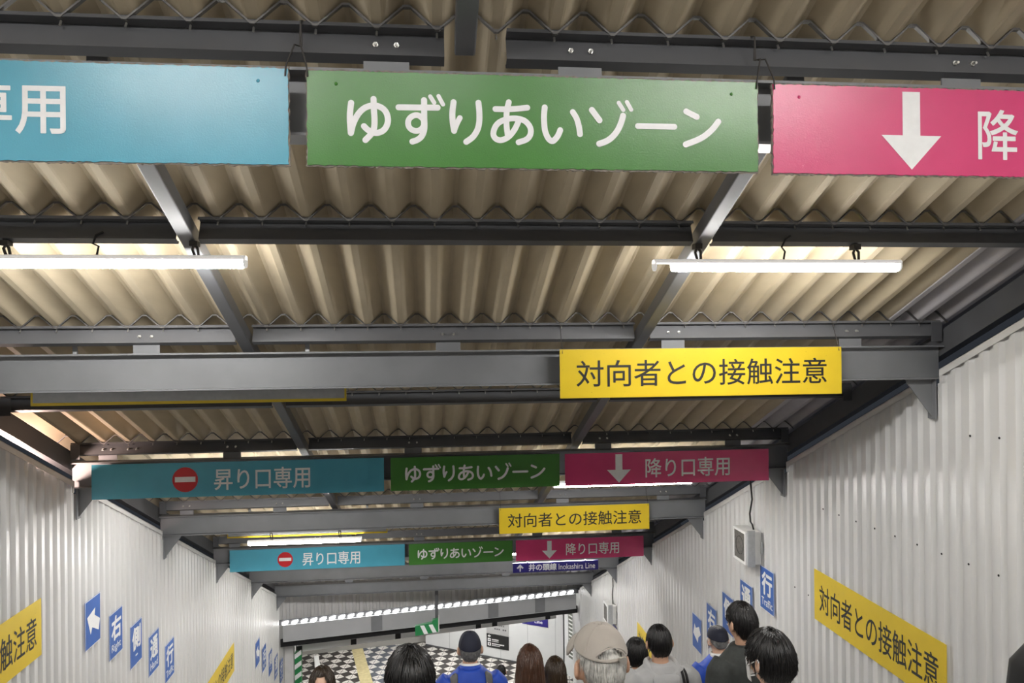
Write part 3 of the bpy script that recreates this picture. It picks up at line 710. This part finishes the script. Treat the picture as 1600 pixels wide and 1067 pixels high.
for v, n_ in ((.24, 5), (.195, 5), (.11, 9), (.065, 6)):
    for c_ in range(n_):
        u = .19+c_*.048; hgt = .035 if v in (.24, .11) else .02; poly_in(m, [(u, v), (u+.036, v), (u+.036, v+hgt), (u, v+hgt)], fr)
m.build('lettering', M_white, rt, fix=False)
rt, fr, W, H = hoard_sign(tx(2.84), tx(3.56), -8.56, -8.14, M_navy, 'navy blue line sign high on the white hoarding, half hidden by the drop panel', 'direction_sign')
text_in(MB(), 'Line', (.42, .08, .68, .18), fr, .01).build('lettering', M_white, rt, fix=False)
struct(MB().box(3.84, 6.6, 23.5, 23.56, ZL, -6.63).build('wall_hall_side', M_hoard))
# free-standing panel with a tall notice, at the right end of the hoarding
rt = MB().prism([(4.00, 22.9, ZL), (4.28, 22.2, ZL), (4.34, 22.22, ZL), (4.06, 22.92, ZL)], (0, 0, 2.1)).build('notice_panel', M_hoard)
tag(rt, 'white panel with a tall dark striped notice, at the foot of the right wall', 'panel')
U = Vector((.28, -.7, 0)).normalized(); O = Vector((4.00, 22.9, ZL)); fr = (O, U, Vector((0,0,1)), Vector((-U.y*-1, -U.x, 0)).normalized())
nn = U.cross(Vector((0,0,1))).normalized(); nn = nn if nn.x < 0 else -nn; fr = (O, U, Vector((0,0,1)), nn)
m = MB(); poly_in(m, [(.22, .55), (.60, .55), (.60, 1.9), (.22, 1.9)], fr, .004); m.build('notice', mat('notice_green_grey', (.12, .13, .11), .5), rt, fix=False)
m = MB()
for r_ in range(11): poly_in(m, [(.25, .62+.115*r_), (.56, .62+.115*r_), (.56, .665+.115*r_), (.25, .665+.115*r_)], fr, .007)
m.build('text_line', M_strip, rt, fix=False)
# striped pillar guard and white bollard strip at the left of the hall
rt = MB().box(-3.38, -3.22, 20.35, 20.5, ZL, -7.82).build('pillar_guard', M_gpad); tag(rt, 'green and white striped pillar guard at the foot of the left wall', 'guard')
for q in range(7):
    z = -9.6+q*.27; MB().prism([(-3.384, 20.348, z), (-3.216, 20.348, z+.12), (-3.216, 20.348, z+.24), (-3.384, 20.348, z+.12)], (0, -.004, 0)).build('white_stripe', M_white, rt)
rt = MB().box(-3.62, -3.40, 20.25, 20.5, ZL, -7.3).build('corner_post', M_cap); tag(rt, 'pale grey corner post closing the end of the left wall', 'post')
rt = MB().prism([(-3.56, 24.95, ZL), (-3.42, 24.95, ZL), (-3.19, 23.8, ZL), (-3.36, 23.8, ZL)], (0, 0, .10)).build('kerb_block', M_strip); tag(rt, 'long white kerb block on the tiled hall floor at far left', 'kerb')
# hall ceiling lights (real lamps below the slab, hidden from here by the fascia)
for x, yy in ((-2.6, 23.2), (0., 23.6), (2.2, 22.9)):
    rt = MB().box(x-.6, x+.6, yy-.1, yy+.1, -6.70, -6.62).build('ceiling_light', M_house); tag(rt, 'hall ceiling light above the tiled floor', 'light', 'hall ceiling lights')
    MB().box(x-.56, x+.56, yy-.08, yy+.08, -6.712, -6.70).build('diffuser', mat('hall_diffuser', (1, .98, .95), .5, emit=80), rt)
# warm lamp outside the left wall, shining through the gap under the eaves onto the roof edge
ld = bpy.data.lights.new('outside_lamp', 'POINT'); ld.energy = 70; ld.color = (1, .72, .62); ld.shadow_soft_size = .06
lo = bpy.data.objects.new('outside_lamp', ld); COL.objects.link(lo); lo.location = (-3.96, 7.85, rel(.70, 7.85))

#PEOPLE#
# ------------------------------------------------------------------ PEOPLE
def evaluated(mb, voxel, it=4, sub=0):
    me = mb.mesh('tmp'); o = bpy.data.objects.new('tmp', me); COL.objects.link(o)
    bm = bmesh.new(); bm.from_mesh(me); bmesh.ops.recalc_face_normals(bm, faces=bm.faces); bm.to_mesh(me); bm.free()
    r = o.modifiers.new('r', 'REMESH'); r.mode = 'VOXEL'; r.voxel_size = voxel
    s = o.modifiers.new('s', 'SMOOTH'); s.iterations = it; s.factor = .5
    bpy.context.view_layer.update()
    out = bpy.data.meshes.new_from_object(o.evaluated_get(bpy.context.evaluated_depsgraph_get()))
    bpy.data.objects.remove(o); bpy.data.meshes.remove(me)
    out.polygons.foreach_set('use_smooth', [True]*len(out.polygons)); return out
HC = Vector((0, .012, 1.575))            # head centre for a 1.70 m figure
def ering(c, rx, ry, n=20, p=1.): return [(c[0]+rx*math.cos(2*PI*i/n), c[1]+ry*math.sin(2*PI*i/n), c[2]) for i in range(n)]
def head_mb(ear=.086):
    m = MB(); R = (.073, .095, .118); rings = []
    for j in range(21):
        ph = -PI/2+PI*j/20; cr = max(math.cos(ph), .03); ring = []
        for i in range(28):
            a_ = 2*PI*i/28; x, y, z = R[0]*cr*math.cos(a_), R[1]*cr*math.sin(a_), R[2]*math.sin(ph)
            if z < -.02:
                t = (-.02-z)/.10; x *= 1-.30*t
                if y < 0: y *= 1-.35*t
                else: y += .012*t
            if y > 0: y -= .010*math.exp(-((abs(x)-.032)/.016)**2-((z+.002)/.015)**2)      # eye sockets
            ring.append(Vector((x, y, z))+HC)
        rings.append(ring)
    m.loft(rings)
    m.loft([ering(HC+Vector((0, .092, .012)), .008, .006, 10), ering(HC+Vector((0, .104, -.012)), .011, .010, 10), ering(HC+Vector((0, .110, -.028)), .016, .014, 10), ering(HC+Vector((0, .098, -.038)), .012, .012, 10)])
    m.ell(HC+Vector((0, .093, -.064)), (.024, .010, .006), 12, 6); m.ell(HC+Vector((0, .092, -.074)), (.021, .010, .007), 12, 6)
    for s in (-1, 1):
        m.ell(HC+Vector((s*ear, -.012, -.006)), (.010, .024, .036), 12, 8, rot=Matrix.Rotation(s*(.55 if ear > .08 else .2), 3, 'Z')); m.ell(HC+Vector((s*.079, -.004, -.034)), (.008, .011, .012), 10, 6)
    return m
def hand_mb(m, s, wr):
    w0 = Vector(wr); m.loft([ering(w0, .020, .026, 10), ering(w0+Vector((s*.004, .006, -.045)), .015, .038, 10), ering(w0+Vector((s*.002, .010, -.088)), .013, .040, 10)])
    for q, (dy, L) in enumerate(((.040, .068), (.020, .078), (-.002, .072), (-.022, .056))):
        b_ = w0+Vector((s*.002, .006+dy-.004, -.080)); m.tube([b_, b_+Vector((-s*.006, .002, -L*.5)), b_+Vector((-s*.020, .004, -L))], [.0095, .0090, .0070], 8)
    b_ = w0+Vector((-s*.004, .030, -.025)); m.tube([b_, b_+Vector((-s*.014, .026, -.030)), b_+Vector((-s*.020, .030, -.062))], [.012, .011, .008], 8)
def body_mesh(fem):
    k = .92 if fem else 1.
    m = head_mb(.071 if fem else .086)
    m.tube([(0, -.004, 1.52), (0, -.014, 1.46), (0, -.022, 1.38)], [.054*k, .056*k, .070*k], 16)
    m.loft([ering((0, y_, z_), rx*k, ry*k) for z_, y_, rx, ry in ((.82, 0, .160, .110), (.90, 0, .165, .112), (1.02, 0, .142, .098), (1.16, 0, .155, .108), (1.28, -.004, .170, .112), (1.36, -.012, .165, .098), (1.405, -.018, .120, .080), (1.44, -.02, .070, .062))])
    for s in (-1, 1):
        sh = (s*.165*k, -.012, 1.365); wr = (s*.262*k, .035, .845)
        m.tube([sh, (s*.205*k, -.016, 1.30), (s*.235*k, -.03, 1.10), (s*.250*k, -.01, .98), wr], [.056, .052, .040, .038, .027], 14)
        hand_mb(m, s, wr)
        m.tube([(s*.085, 0, .86), (s*.092, .004, .70), (s*.095, .008, .48), (s*.098, -.014, .34), (s*.10, -.012, .085)], [.088, .080, .054, .054, .036], 16)
        m.loft([ering((s*.10, .02+.03, .005), .040, .115, 14), ering((s*.10, .045, .035), .038, .110, 14), ering((s*.10, .0, .085), .034, .048, 14)])
    return evaluated(m, .0085, 3)
def top_mesh(bulk):
    b = bulk; m = MB()
    m.loft([ering((0, y_, z_), rx+b, ry+b) for z_, y_, rx, ry in ((.80, 0, .168, .112), (.95, 0, .160, .106), (1.10, 0, .162, .108), (1.25, -.006, .178, .116), (1.33, -.012, .182, .108), (1.385, -.018, .150, .088), (1.425, -.022, .098, .070), (1.455, -.020, .066, .060))])
    for s in (-1, 1):
        m.tube([(s*.150, -.014, 1.365), (s*.200, -.016, 1.315), (s*.228, -.024, 1.20), (s*.242, -.03, 1.08), (s*.256, -.004, .96), (s*.264, .034, .850)], [.052+b, .056+b, .052+b, .046+b, .042+b, .034+b], 16)
    return evaluated(m, .0115, 5)
def legs_mesh():
    m = MB(); m.loft([ering((0, 0, z_), rx, ry) for z_, rx, ry in ((.90, .168, .118), (.84, .176, .124), (.76, .176, .122))])
    for s in (-1, 1): m.tube([(s*.088, 0, .80), (s*.094, .004, .66), (s*.097, .006, .46), (s*.10, -.010, .28), (s*.102, -.008, .075)], [.100, .094, .074, .070, .058], 16)
    return evaluated(m, .013, 4)
def shoe_mesh(s):
    m = MB(); m.loft([ering((s*.10, .045, 0.0), .046, .135, 16), ering((s*.10, .045, .030), .046, .132, 16), ering((s*.10, .030, .060), .042, .105, 16), ering((s*.10, -.005, .095), .040, .056, 16)])
    return m.mesh('shoe')
BODY = {False: body_mesh(False), True: body_mesh(True)}
TOP = {.014: top_mesh(.014), .026: top_mesh(.026)}
LEGS = legs_mesh(); SHOES = [shoe_mesh(-1), shoe_mesh(1)]
def child(root, name, me, m, smooth=True):
    me = me.copy(); me.materials.clear(); me.materials.append(m)
    if smooth: me.polygons.foreach_set('use_smooth', [True]*len(me.polygons))
    return link(name, me, root)

def lerp(a, b, t): return a+(b-a)*t
def hair_point(az, z, R, long, puff=0.):
    """point of the hair surface: az 0 = front, z relative to the head centre"""
    sx_, cy_ = math.sin(az), math.cos(az)
    if z > 0 or not long:
        q = math.sqrt(max(0., 1-(z/R[2])**2)); 
        x, y = R[0]*q*sx_, R[1]*q*cy_
        if z < -.03 and cy_ < 0 and not long: y *= 1-.25*(-.03-z)/.09
        x *= 1+puff; y *= 1+puff
    else:
        t = min(1, -z/.42); x = R[0]*sx_*(1+.62*t-.25*t*t+puff); y = R[1]*cy_*(1-.10*t) - .02*t
    return Vector((x, y-.006, z+.004))
def make_hair(root, m, style='short', R=(.081, .103, .125), n=520, low=(.060, -.030, -.108), length=.44, r0=.0030, seed=1, flick=.006, part=None, name='hair'):
    rr = random.Random(seed); long = style == 'long'; mb = MB()
    def zlow(az):
        c = math.cos(az)
        if long: 
            a_ = abs(az)
            return low[0] if a_ < .55 else (lerp(low[0], -length, min(1, (a_-.55)/.55)))
        return lerp(low[1], low[0], max(0, c)**1.2) if c > 0 else lerp(low[1], low[2], min(1, 1.25*(-c)**1.4))
    na, ns = 40, 14; grid = []
    for j in range(ns+1):
        row = []
        for i in range(na):
            az = -PI+2*PI*i/na; zl = zlow(az); top = R[2]*.998
            z = top-(top-zl)*(j/ns)**1.25
            row.append(HC+hair_point(az, z, R, long))
        grid.append(row)
    mb.loft(grid, cap=False); mb.add([HC+Vector((0, -.006, R[2]+.005))] + grid[0], [(0, 1+i, 1+(i+1) % na) for i in range(na)])
    base = mb.build(name, m, root, smooth=True, fix=False)
    md = base.modifiers.new('thick', 'SOLIDIFY'); md.thickness = .010; md.offset = -1
    sb_ = MB()
    for q in range(n):
        az = rr.uniform(-PI, PI); zl = zlow(az)
        if zl > .03 and rr.random() < .3: continue
        u0 = rr.uniform(0, .45)**1.0; u1 = min(1.06, u0+rr.uniform(.4, .75)); pts = []; dr = rr.uniform(-.22, .22)
        off = rr.uniform(.000, .005)
        for k in range(7):
            t = k/6; u = lerp(u0, u1, t); z = R[2]*.995-(R[2]*.995-zl)*max(u, .001)**1.25
            p = HC+hair_point(az+dr*t+(.25*math.sin(q) if u < .15 else 0), z, R, long)
            d = (p-HC); d.z *= .5; d.normalize(); p = p+d*(off+flick*rr.uniform(.2, 1)*t**3*(1 if not long else .6))
            pts.append(p)
        rad = r0*rr.uniform(.7, 1.3)
        sb_.tube(pts, [rad*.5, rad, rad, rad*.95, rad*.8, rad*.5, rad*.12], 4)
    st = sb_.build('strands', m, base, smooth=True, fix=False)
    return base
def make_cap(root, m, brim=True, opening=False, R=(.095, .116, .128), zb=.012, tilt=0., flat=False):
    mb = MB(); na, ns = 48, 22; rows = []
    for j in range(ns+1):
        row = []
        for i in range(na):
            az = -PI+2*PI*i/na; z = lerp(R[2], zb-.012*(1-math.cos(az))/2*1.2, (j/ns)**1.15)
            q = math.sqrt(max(0, 1-(max(z, 0)/R[2])**2))**(.8 if not flat else .55); row.append(HC+Vector((R[0]*q*math.sin(az), R[1]*q*math.cos(az)-.004, z+.006)))
        rows.append(row)
    vs = [p for r in rows for p in r]; fs = []
    for j in range(ns):
        for i in range(na):
            az = -PI+2*PI*(i+.5)/na; back = PI-abs(az)
            zmid = (rows[j][i].z-HC.z)
            if opening and back < .58 and zmid < .094-.030*(back/.58)**2 and zmid > .060: continue
            fs.append((j*na+i, j*na+(i+1) % na, (j+1)*na+(i+1) % na, (j+1)*na+i))
    mb.add(vs, fs); mb.add([HC+Vector((0, -.004, R[2]+.006))]+rows[0], [(0, 1+i, 1+(i+1) % na) for i in range(na)])
    c = mb.build('cap', m, root, smooth=True, fix=False); md = c.modifiers.new('cloth', 'SOLIDIFY'); md.thickness = .004
    MB().ell(HC+Vector((0, -.004, R[2]+.007)), (.008, .008, .005), 10, 6).build('button', m, c, smooth=True)
    if brim:
        b_ = MB(); rows = []
        for j in range(6):
            t = j/5; row = []
            for i in range(17):
                az = lerp(-1.15, 1.15, i/16); ex = .078*t*math.cos(az)**.6
                row.append(HC+Vector(((R[0]-.002)*math.sin(az)*(1+.08*t), (R[1]-.004)*math.cos(az)-.004+ex, zb+.006-.020*t-.045*math.sin(az)**2*(.4+.6*t))))
            rows.append(row)
        b_.loft(rows, closed=False); bo = b_.build('brim', m, c, smooth=True, fix=False); md = bo.modifiers.new('cloth', 'SOLIDIFY'); md.thickness = .005
    if opening:
        b_ = MB(); b_.box(HC.x+.022, HC.x+.044, HC.y-R[1]-.012, HC.y-R[1]-.001, HC.z+.046, HC.z+.066); b_.build('buckle', M_bolt, c)
        pts = [HC+Vector(((R[0]+.002)*.98*math.sin(PI+a_), (R[1]+.003)*math.cos(PI+a_)-.004, .101-.032*(a_/.60)**2)) for a_ in np.linspace(-.60, .60, 15)]
        MB().tube(pts, .003, 6).build('piping', m, c)
    # seams running down the crown
    for a_ in (PI/3, 2*PI/3, PI+PI/3, PI+2*PI/3) if not flat else ():
        pts = []
        for t in np.linspace(.02, .98, 9):
            z = lerp(R[2], zb, t**1.15); q = math.sqrt(max(0, 1-(z/R[2])**2))**.8; pts.append(HC+Vector(((R[0]+.0005)*q*math.sin(a_), (R[1]+.0005)*q*math.cos(a_)-.004, z+.006)))
        MB().tube(pts, .0016, 5).build('seam', m, c)
    return c
def drape(root, top, pts, wd, m, name, front=False, lift=.006):
    """flat strap laid on the garment: pts are (x, z) on the back, shot onto the cloth"""
    bv = BVHTree.FromPolygons([v.co for v in top.data.vertices], [tuple(p.vertices) for p in top.data.polygons])
    P = [np.array(p, float) for p in pts]; fine = []
    for a_, b_ in zip(P[:-1], P[1:]):
        for t in np.linspace(0, 1, 8)[:-1]: fine.append(a_+(b_-a_)*t)
    fine.append(P[-1]); rows = []
    s = 1 if front else -1
    for i, p in enumerate(fine):
        d = fine[min(i+1, len(fine)-1)]-fine[max(i-1, 0)]; d /= np.linalg.norm(d); nrm = np.array([-d[1], d[0]]); row = []
        for e in (-.5, -.25, 0, .25, .5):
            q = p+nrm*wd*e; hit = bv.ray_cast(Vector((q[0], s*.6, q[1])), Vector((0, -s, 0)))
            if hit[0] is None:
                hit = bv.find_nearest(Vector((q[0], s*.05, q[1])))
            row.append(hit[0]+Vector((0, s*lift, .002)))
        rows.append(row)
    b_ = MB(); b_.loft(rows, closed=False); o = b_.build(name, m, root, smooth=True, fix=False)
    md = o.modifiers.new('thick', 'SOLIDIFY'); md.thickness = .006; return o
def person(label, x, y, ztop, yaw, fem, top_m, top_name, bulk=.026, trousers=M_trouser, skin=M_skin, wide=1.):
    zs = stair_z(y); H = ztop-zs; k = H/1.715
    root = empty('person', (x, y, zs)); root.scale = (k*wide, k, k); root.rotation_euler = (0, 0, yaw)
    tag(root, label, 'person')
    child(root, 'body', BODY[fem], skin)
    t = child(root, top_name, TOP[bulk], top_m); child(root, 'trousers', LEGS, trousers)
    for me in SHOES: child(root, 'shoe', me, M_shoe)
    for s in (-1, 1): MB().ell(HC+Vector((s*.032, .080, -.002)), (.012, .010, .009), 10, 8).build('eye', M_eye, root, smooth=True)
    return root, t
def collar(root, m, z=1.445, r=.066, h=.03, name='collar'):
    b_ = MB(); n = 24; rows = []
    for rr_, zz in ((r+.004, z-.02), (r+.006, z+h*.4), (r, z+h), (r-.006, z+h*.8)):
        rows.append([(rr_*math.cos(2*PI*i/n), rr_*.95*math.sin(2*PI*i/n)-.016, zz-.012*math.sin(2*PI*i/n)) for i in range(n)])
    b_.loft(rows, cap=False); return b_.build(name, m, root, smooth=True, fix=False)
def face_mask(root):
    rows = []
    for j in range(7):
        z = lerp(-.018, -.105, j/6); row = []
        for i in range(13):
            az = lerp(-1.15, 1.15, i/12); row.append(HC+Vector((.082*math.sin(az)*(1-.25*j/6), .104*math.cos(az)+.012, z)))
        rows.append(row)
    b_ = MB(); b_.loft(rows, closed=False); o = b_.build('face_mask', M_mask, root, smooth=True, fix=False); o.modifiers.new('cloth', 'SOLIDIFY').thickness = .003
    for s in (-1, 1): MB().tube([HC+Vector((s*.074, .055, -.03)), HC+Vector((s*.088, .01, .0)), HC+Vector((s*.093, -.022, .022)), HC+Vector((s*.091, -.030, -.01)), HC+Vector((s*.082, .0, -.05)), HC+Vector((s*.066, .05, -.075))], .0028, 6).build('ear_loop', M_mask, o)
    return o
D = math.radians
# the woman climbing towards the viewer, at left
p, t = person('brown-haired woman coming up towards the viewer, forehead showing, lower left', -.692, 5.2, -2.080, D(180), True, M_blk, 'jacket', .014, skin=M_skin2)
make_hair(p, M_hdbrown, 'long', n=420, low=(.085, 0, 0), length=.30, seed=11)
# shaggy black hair, dark jacket, centre left
p, t = person('person with shaggy black hair, head cut by the picture bottom, left of the blue jacket', -.075, 3.2, -1.222, D(8), False, M_blk, 'jacket')
make_hair(p, M_hblack, 'short', R=(.094, .114, .130), n=800, low=(.03, -.085, -.150), seed=3, flick=.020, r0=.0034)
# blue jacket with two grey straps
p, t = person('man in navy cap and blue jacket with two grey straps, in front of hoarding', .324, 6.2, -2.276, D(3), False, M_blueJ, 'jacket', skin=M_skin2, wide=1.0)
make_hair(p, M_hsalt, 'short', R=(.076, .097, .115), n=420, low=(.06, .012, -.105), seed=4, flick=.004, r0=.0022)
make_cap(p, M_capn, True, False, zb=.026, R=(.086, .108, .124)); collar(p, M_blueJ, 1.43, .074, .045); collar(p, M_whiteC, 1.452, .067, .036, 'shirt_collar')
for s in (-1, 1): drape(p, t, [(s*.125, 1.43), (s*.128, 1.37), (s*.110, 1.25), (s*.080, 1.10), (s*.055, .95)], .050, M_gstrap, 'strap')
# far head
p, t = person('small far person with black hair, between blue jacket and long brown hair', 1.251, 13.6, -5.61, D(-10), False, M_whiteC, 'shirt', .014)
make_hair(p, M_hblack, 'short', n=300, seed=5, low=(.05, -.04, -.10))
# long reddish-brown hair, black top
p, t = person('woman with long reddish-brown hair and black top, seen from behind', .608, 4.7, -1.825, D(2), True, M_blk, 'jacket', .026)
make_hair(p, M_hbrown, 'long', R=(.078, .104, .127), n=900, length=.46, low=(.05, 0, 0), seed=6, r0=.0034)
p, t = person('woman with long dark brown hair beside the reddish-brown haired woman', .943, 5.8, -2.35, D(5), True, M_blk, 'jacket', .014)
make_hair(p, M_hdbrown, 'long', R=(.080, .104, .127), n=700, length=.42, low=(.05, 0, 0), seed=8, r0=.0034)
# beige cap
p, t = person('old man with silver hair and beige cap with open back, nearest at centre', .579, 2.6, -.953, D(8), False, M_char, 'jacket', skin=M_skin)
make_hair(p, M_hgrey, 'short', R=(.076, .099, .116), n=900, low=(.06, .022, -.088), seed=9, flick=.006, r0=.0024)
make_cap(p, M_capb, True, True, zb=.058, R=(.093, .116, .130))
# black bob, black clothes
p, t = person('black-haired person in black clothes right of the beige cap', 1.757, 6.5, -2.51, D(14), True, M_blk, 'jacket')
make_hair(p, M_hblack, 'short', R=(.084, .106, .126), n=600, low=(.03, -.105, -.150), seed=10, flick=.004)
collar(p, M_whiteC, 1.437, .070, .025, 'shirt_collar')
# grey hoodie
p, t = person('man in light grey hoodie with short black hair and black shoulder straps', 1.743, 5.8, -2.150, D(3), False, M_greyH, 'hoodie', wide=1.08)
make_hair(p, M_hblack, 'short', R=(.080, .104, .126), n=650, low=(.055, -.02, -.105), seed=12, flick=.004)
hb = MB(); rows = []
for j in range(9):
    ph = j/8*2*PI; row = []
    for i in range(19):
        az = lerp(-2.5, 2.5, i/18); taper = .35+.65*math.cos(az/2.5*PI/2)
        rc = .098; row.append((rc*math.sin(az+PI)+(.034*taper*math.cos(ph))*math.sin(az+PI), rc*.86*math.cos(az+PI)-.022+(.040*taper*math.cos(ph))*math.cos(az+PI), 1.425-.070*max(0, math.cos(az))**1.5+.048*taper*math.sin(ph)+.03*(1-math.cos(az))*.5))
    rows.append(row)
hb.loft([list(r) for r in zip(*rows)]); hb.build('hood', M_greyH, p, smooth=True)
tri = MB(); tri.loft([[(-.105, -.125, 1.40), (0, -.150, 1.42), (.105, -.125, 1.40)], [(-.095, -.155, 1.34), (0, -.178, 1.33), (.095, -.155, 1.34)], [(-.03, -.160, 1.26), (0, -.168, 1.235), (.03, -.160, 1.26)]], closed=False)
o = tri.build('hood_point', M_greyH, p, smooth=True, fix=False); o.modifiers.new('cloth', 'SOLIDIFY').thickness = .012; sdm = o.modifiers.new('s', 'SUBSURF'); sdm.levels = sdm.render_levels = 2
for d_ in (.120, .148): drape(p, t, [(d_, 1.40), (d_+.012, 1.30), (d_+.025, 1.15), (d_+.03, 1.0)], .016, M_blk, 'strap')
# blue jacket, navy flat cap, mask
p, t = person('person in blue jacket and navy flat cap with dark strap, by the right wall', 2.625, 6.9, -2.585, D(5), False, M_blueJ, 'jacket', skin=M_skin2)
make_hair(p, M_hsalt, 'short', R=(.077, .099, .117), n=150, low=(.06, .0, -.050), seed=14, flick=.003, r0=.002)
make_cap(p, M_capn, False, False, R=(.088, .108, .108), zb=.030, flat=True); collar(p, M_whiteC, 1.445, .072, .04, 'towel'); face_mask(p)
drape(p, t, [(-.085, 1.395), (-.02, 1.28), (.06, 1.13), (.13, 1.0)], .055, M_gstrap, 'strap')
# tall man
p, t = person('tall man with black hair and charcoal sweater, highest head by the right wall', 2.112, 5.1, -1.762, D(20), False, M_char, 'sweater')
make_hair(p, M_hblack, 'short', R=(.081, .106, .127), n=700, low=(.05, -.015, -.105), seed=15, flick=.008)
collar(p, M_char, 1.435, .070, .025)
# white shirt, mask, messy black hair
p, t = person('person with messy black hair, white shirt and mask strap, lower right', 1.409, 3.1, -1.186, D(22), False, M_whiteC, 'shirt', skin=M_skin2)
make_hair(p, M_hblack, 'short', R=(.084, .108, .126), n=800, low=(.04, -.050, -.125), seed=16, flick=.016, r0=.0032); face_mask(p)
# black backpack carried at the right edge
p, t = person('person in black jacket with black backpack at the right picture edge', 2.02, 2.10, -.70, D(0), False, M_blk, 'jacket')
make_hair(p, M_hblack, 'short', n=400, seed=17)
px_, py_ = 1.650, 2.05
m = MB(); rows = []
for z, rx, ry in ((0, .155, .08), (.05, .170, .095), (.30, .172, .10), (.40, .160, .095), (.445, .125, .075), (.46, .08, .05)):
    rows.append([(px_+rx*math.copysign(abs(math.cos(a_))**.55, math.cos(a_)), py_-.225+ry*math.copysign(abs(math.sin(a_))**.55, math.sin(a_)), -1.24+z) for a_ in [2*PI*i/28 for i in range(28)]])
bp_ = m.loft(rows).build('backpack', M_blk, None, smooth=True); tag(bp_, 'black backpack with a strap buckle sticking out, right picture edge', 'backpack')
m = MB(); m.tube([(px_-.150, py_-.26, -.872), (px_-.172, py_-.26, -.872)], .006, 8); m.tube([(px_-.172, py_-.26, -.872), (px_-.180, py_-.26, -.872), (px_-.186, py_-.26, -.872), (px_-.192, py_-.26, -.872)], [.006, .010, .010, .006], 8); m.tube([(px_-.192, py_-.26, -.872), (px_-.197, py_-.26, -.872), (px_-.204, py_-.26, -.872)], [.006, .011, .010], 8)
m.build('strap_buckle', M_black, bp_)
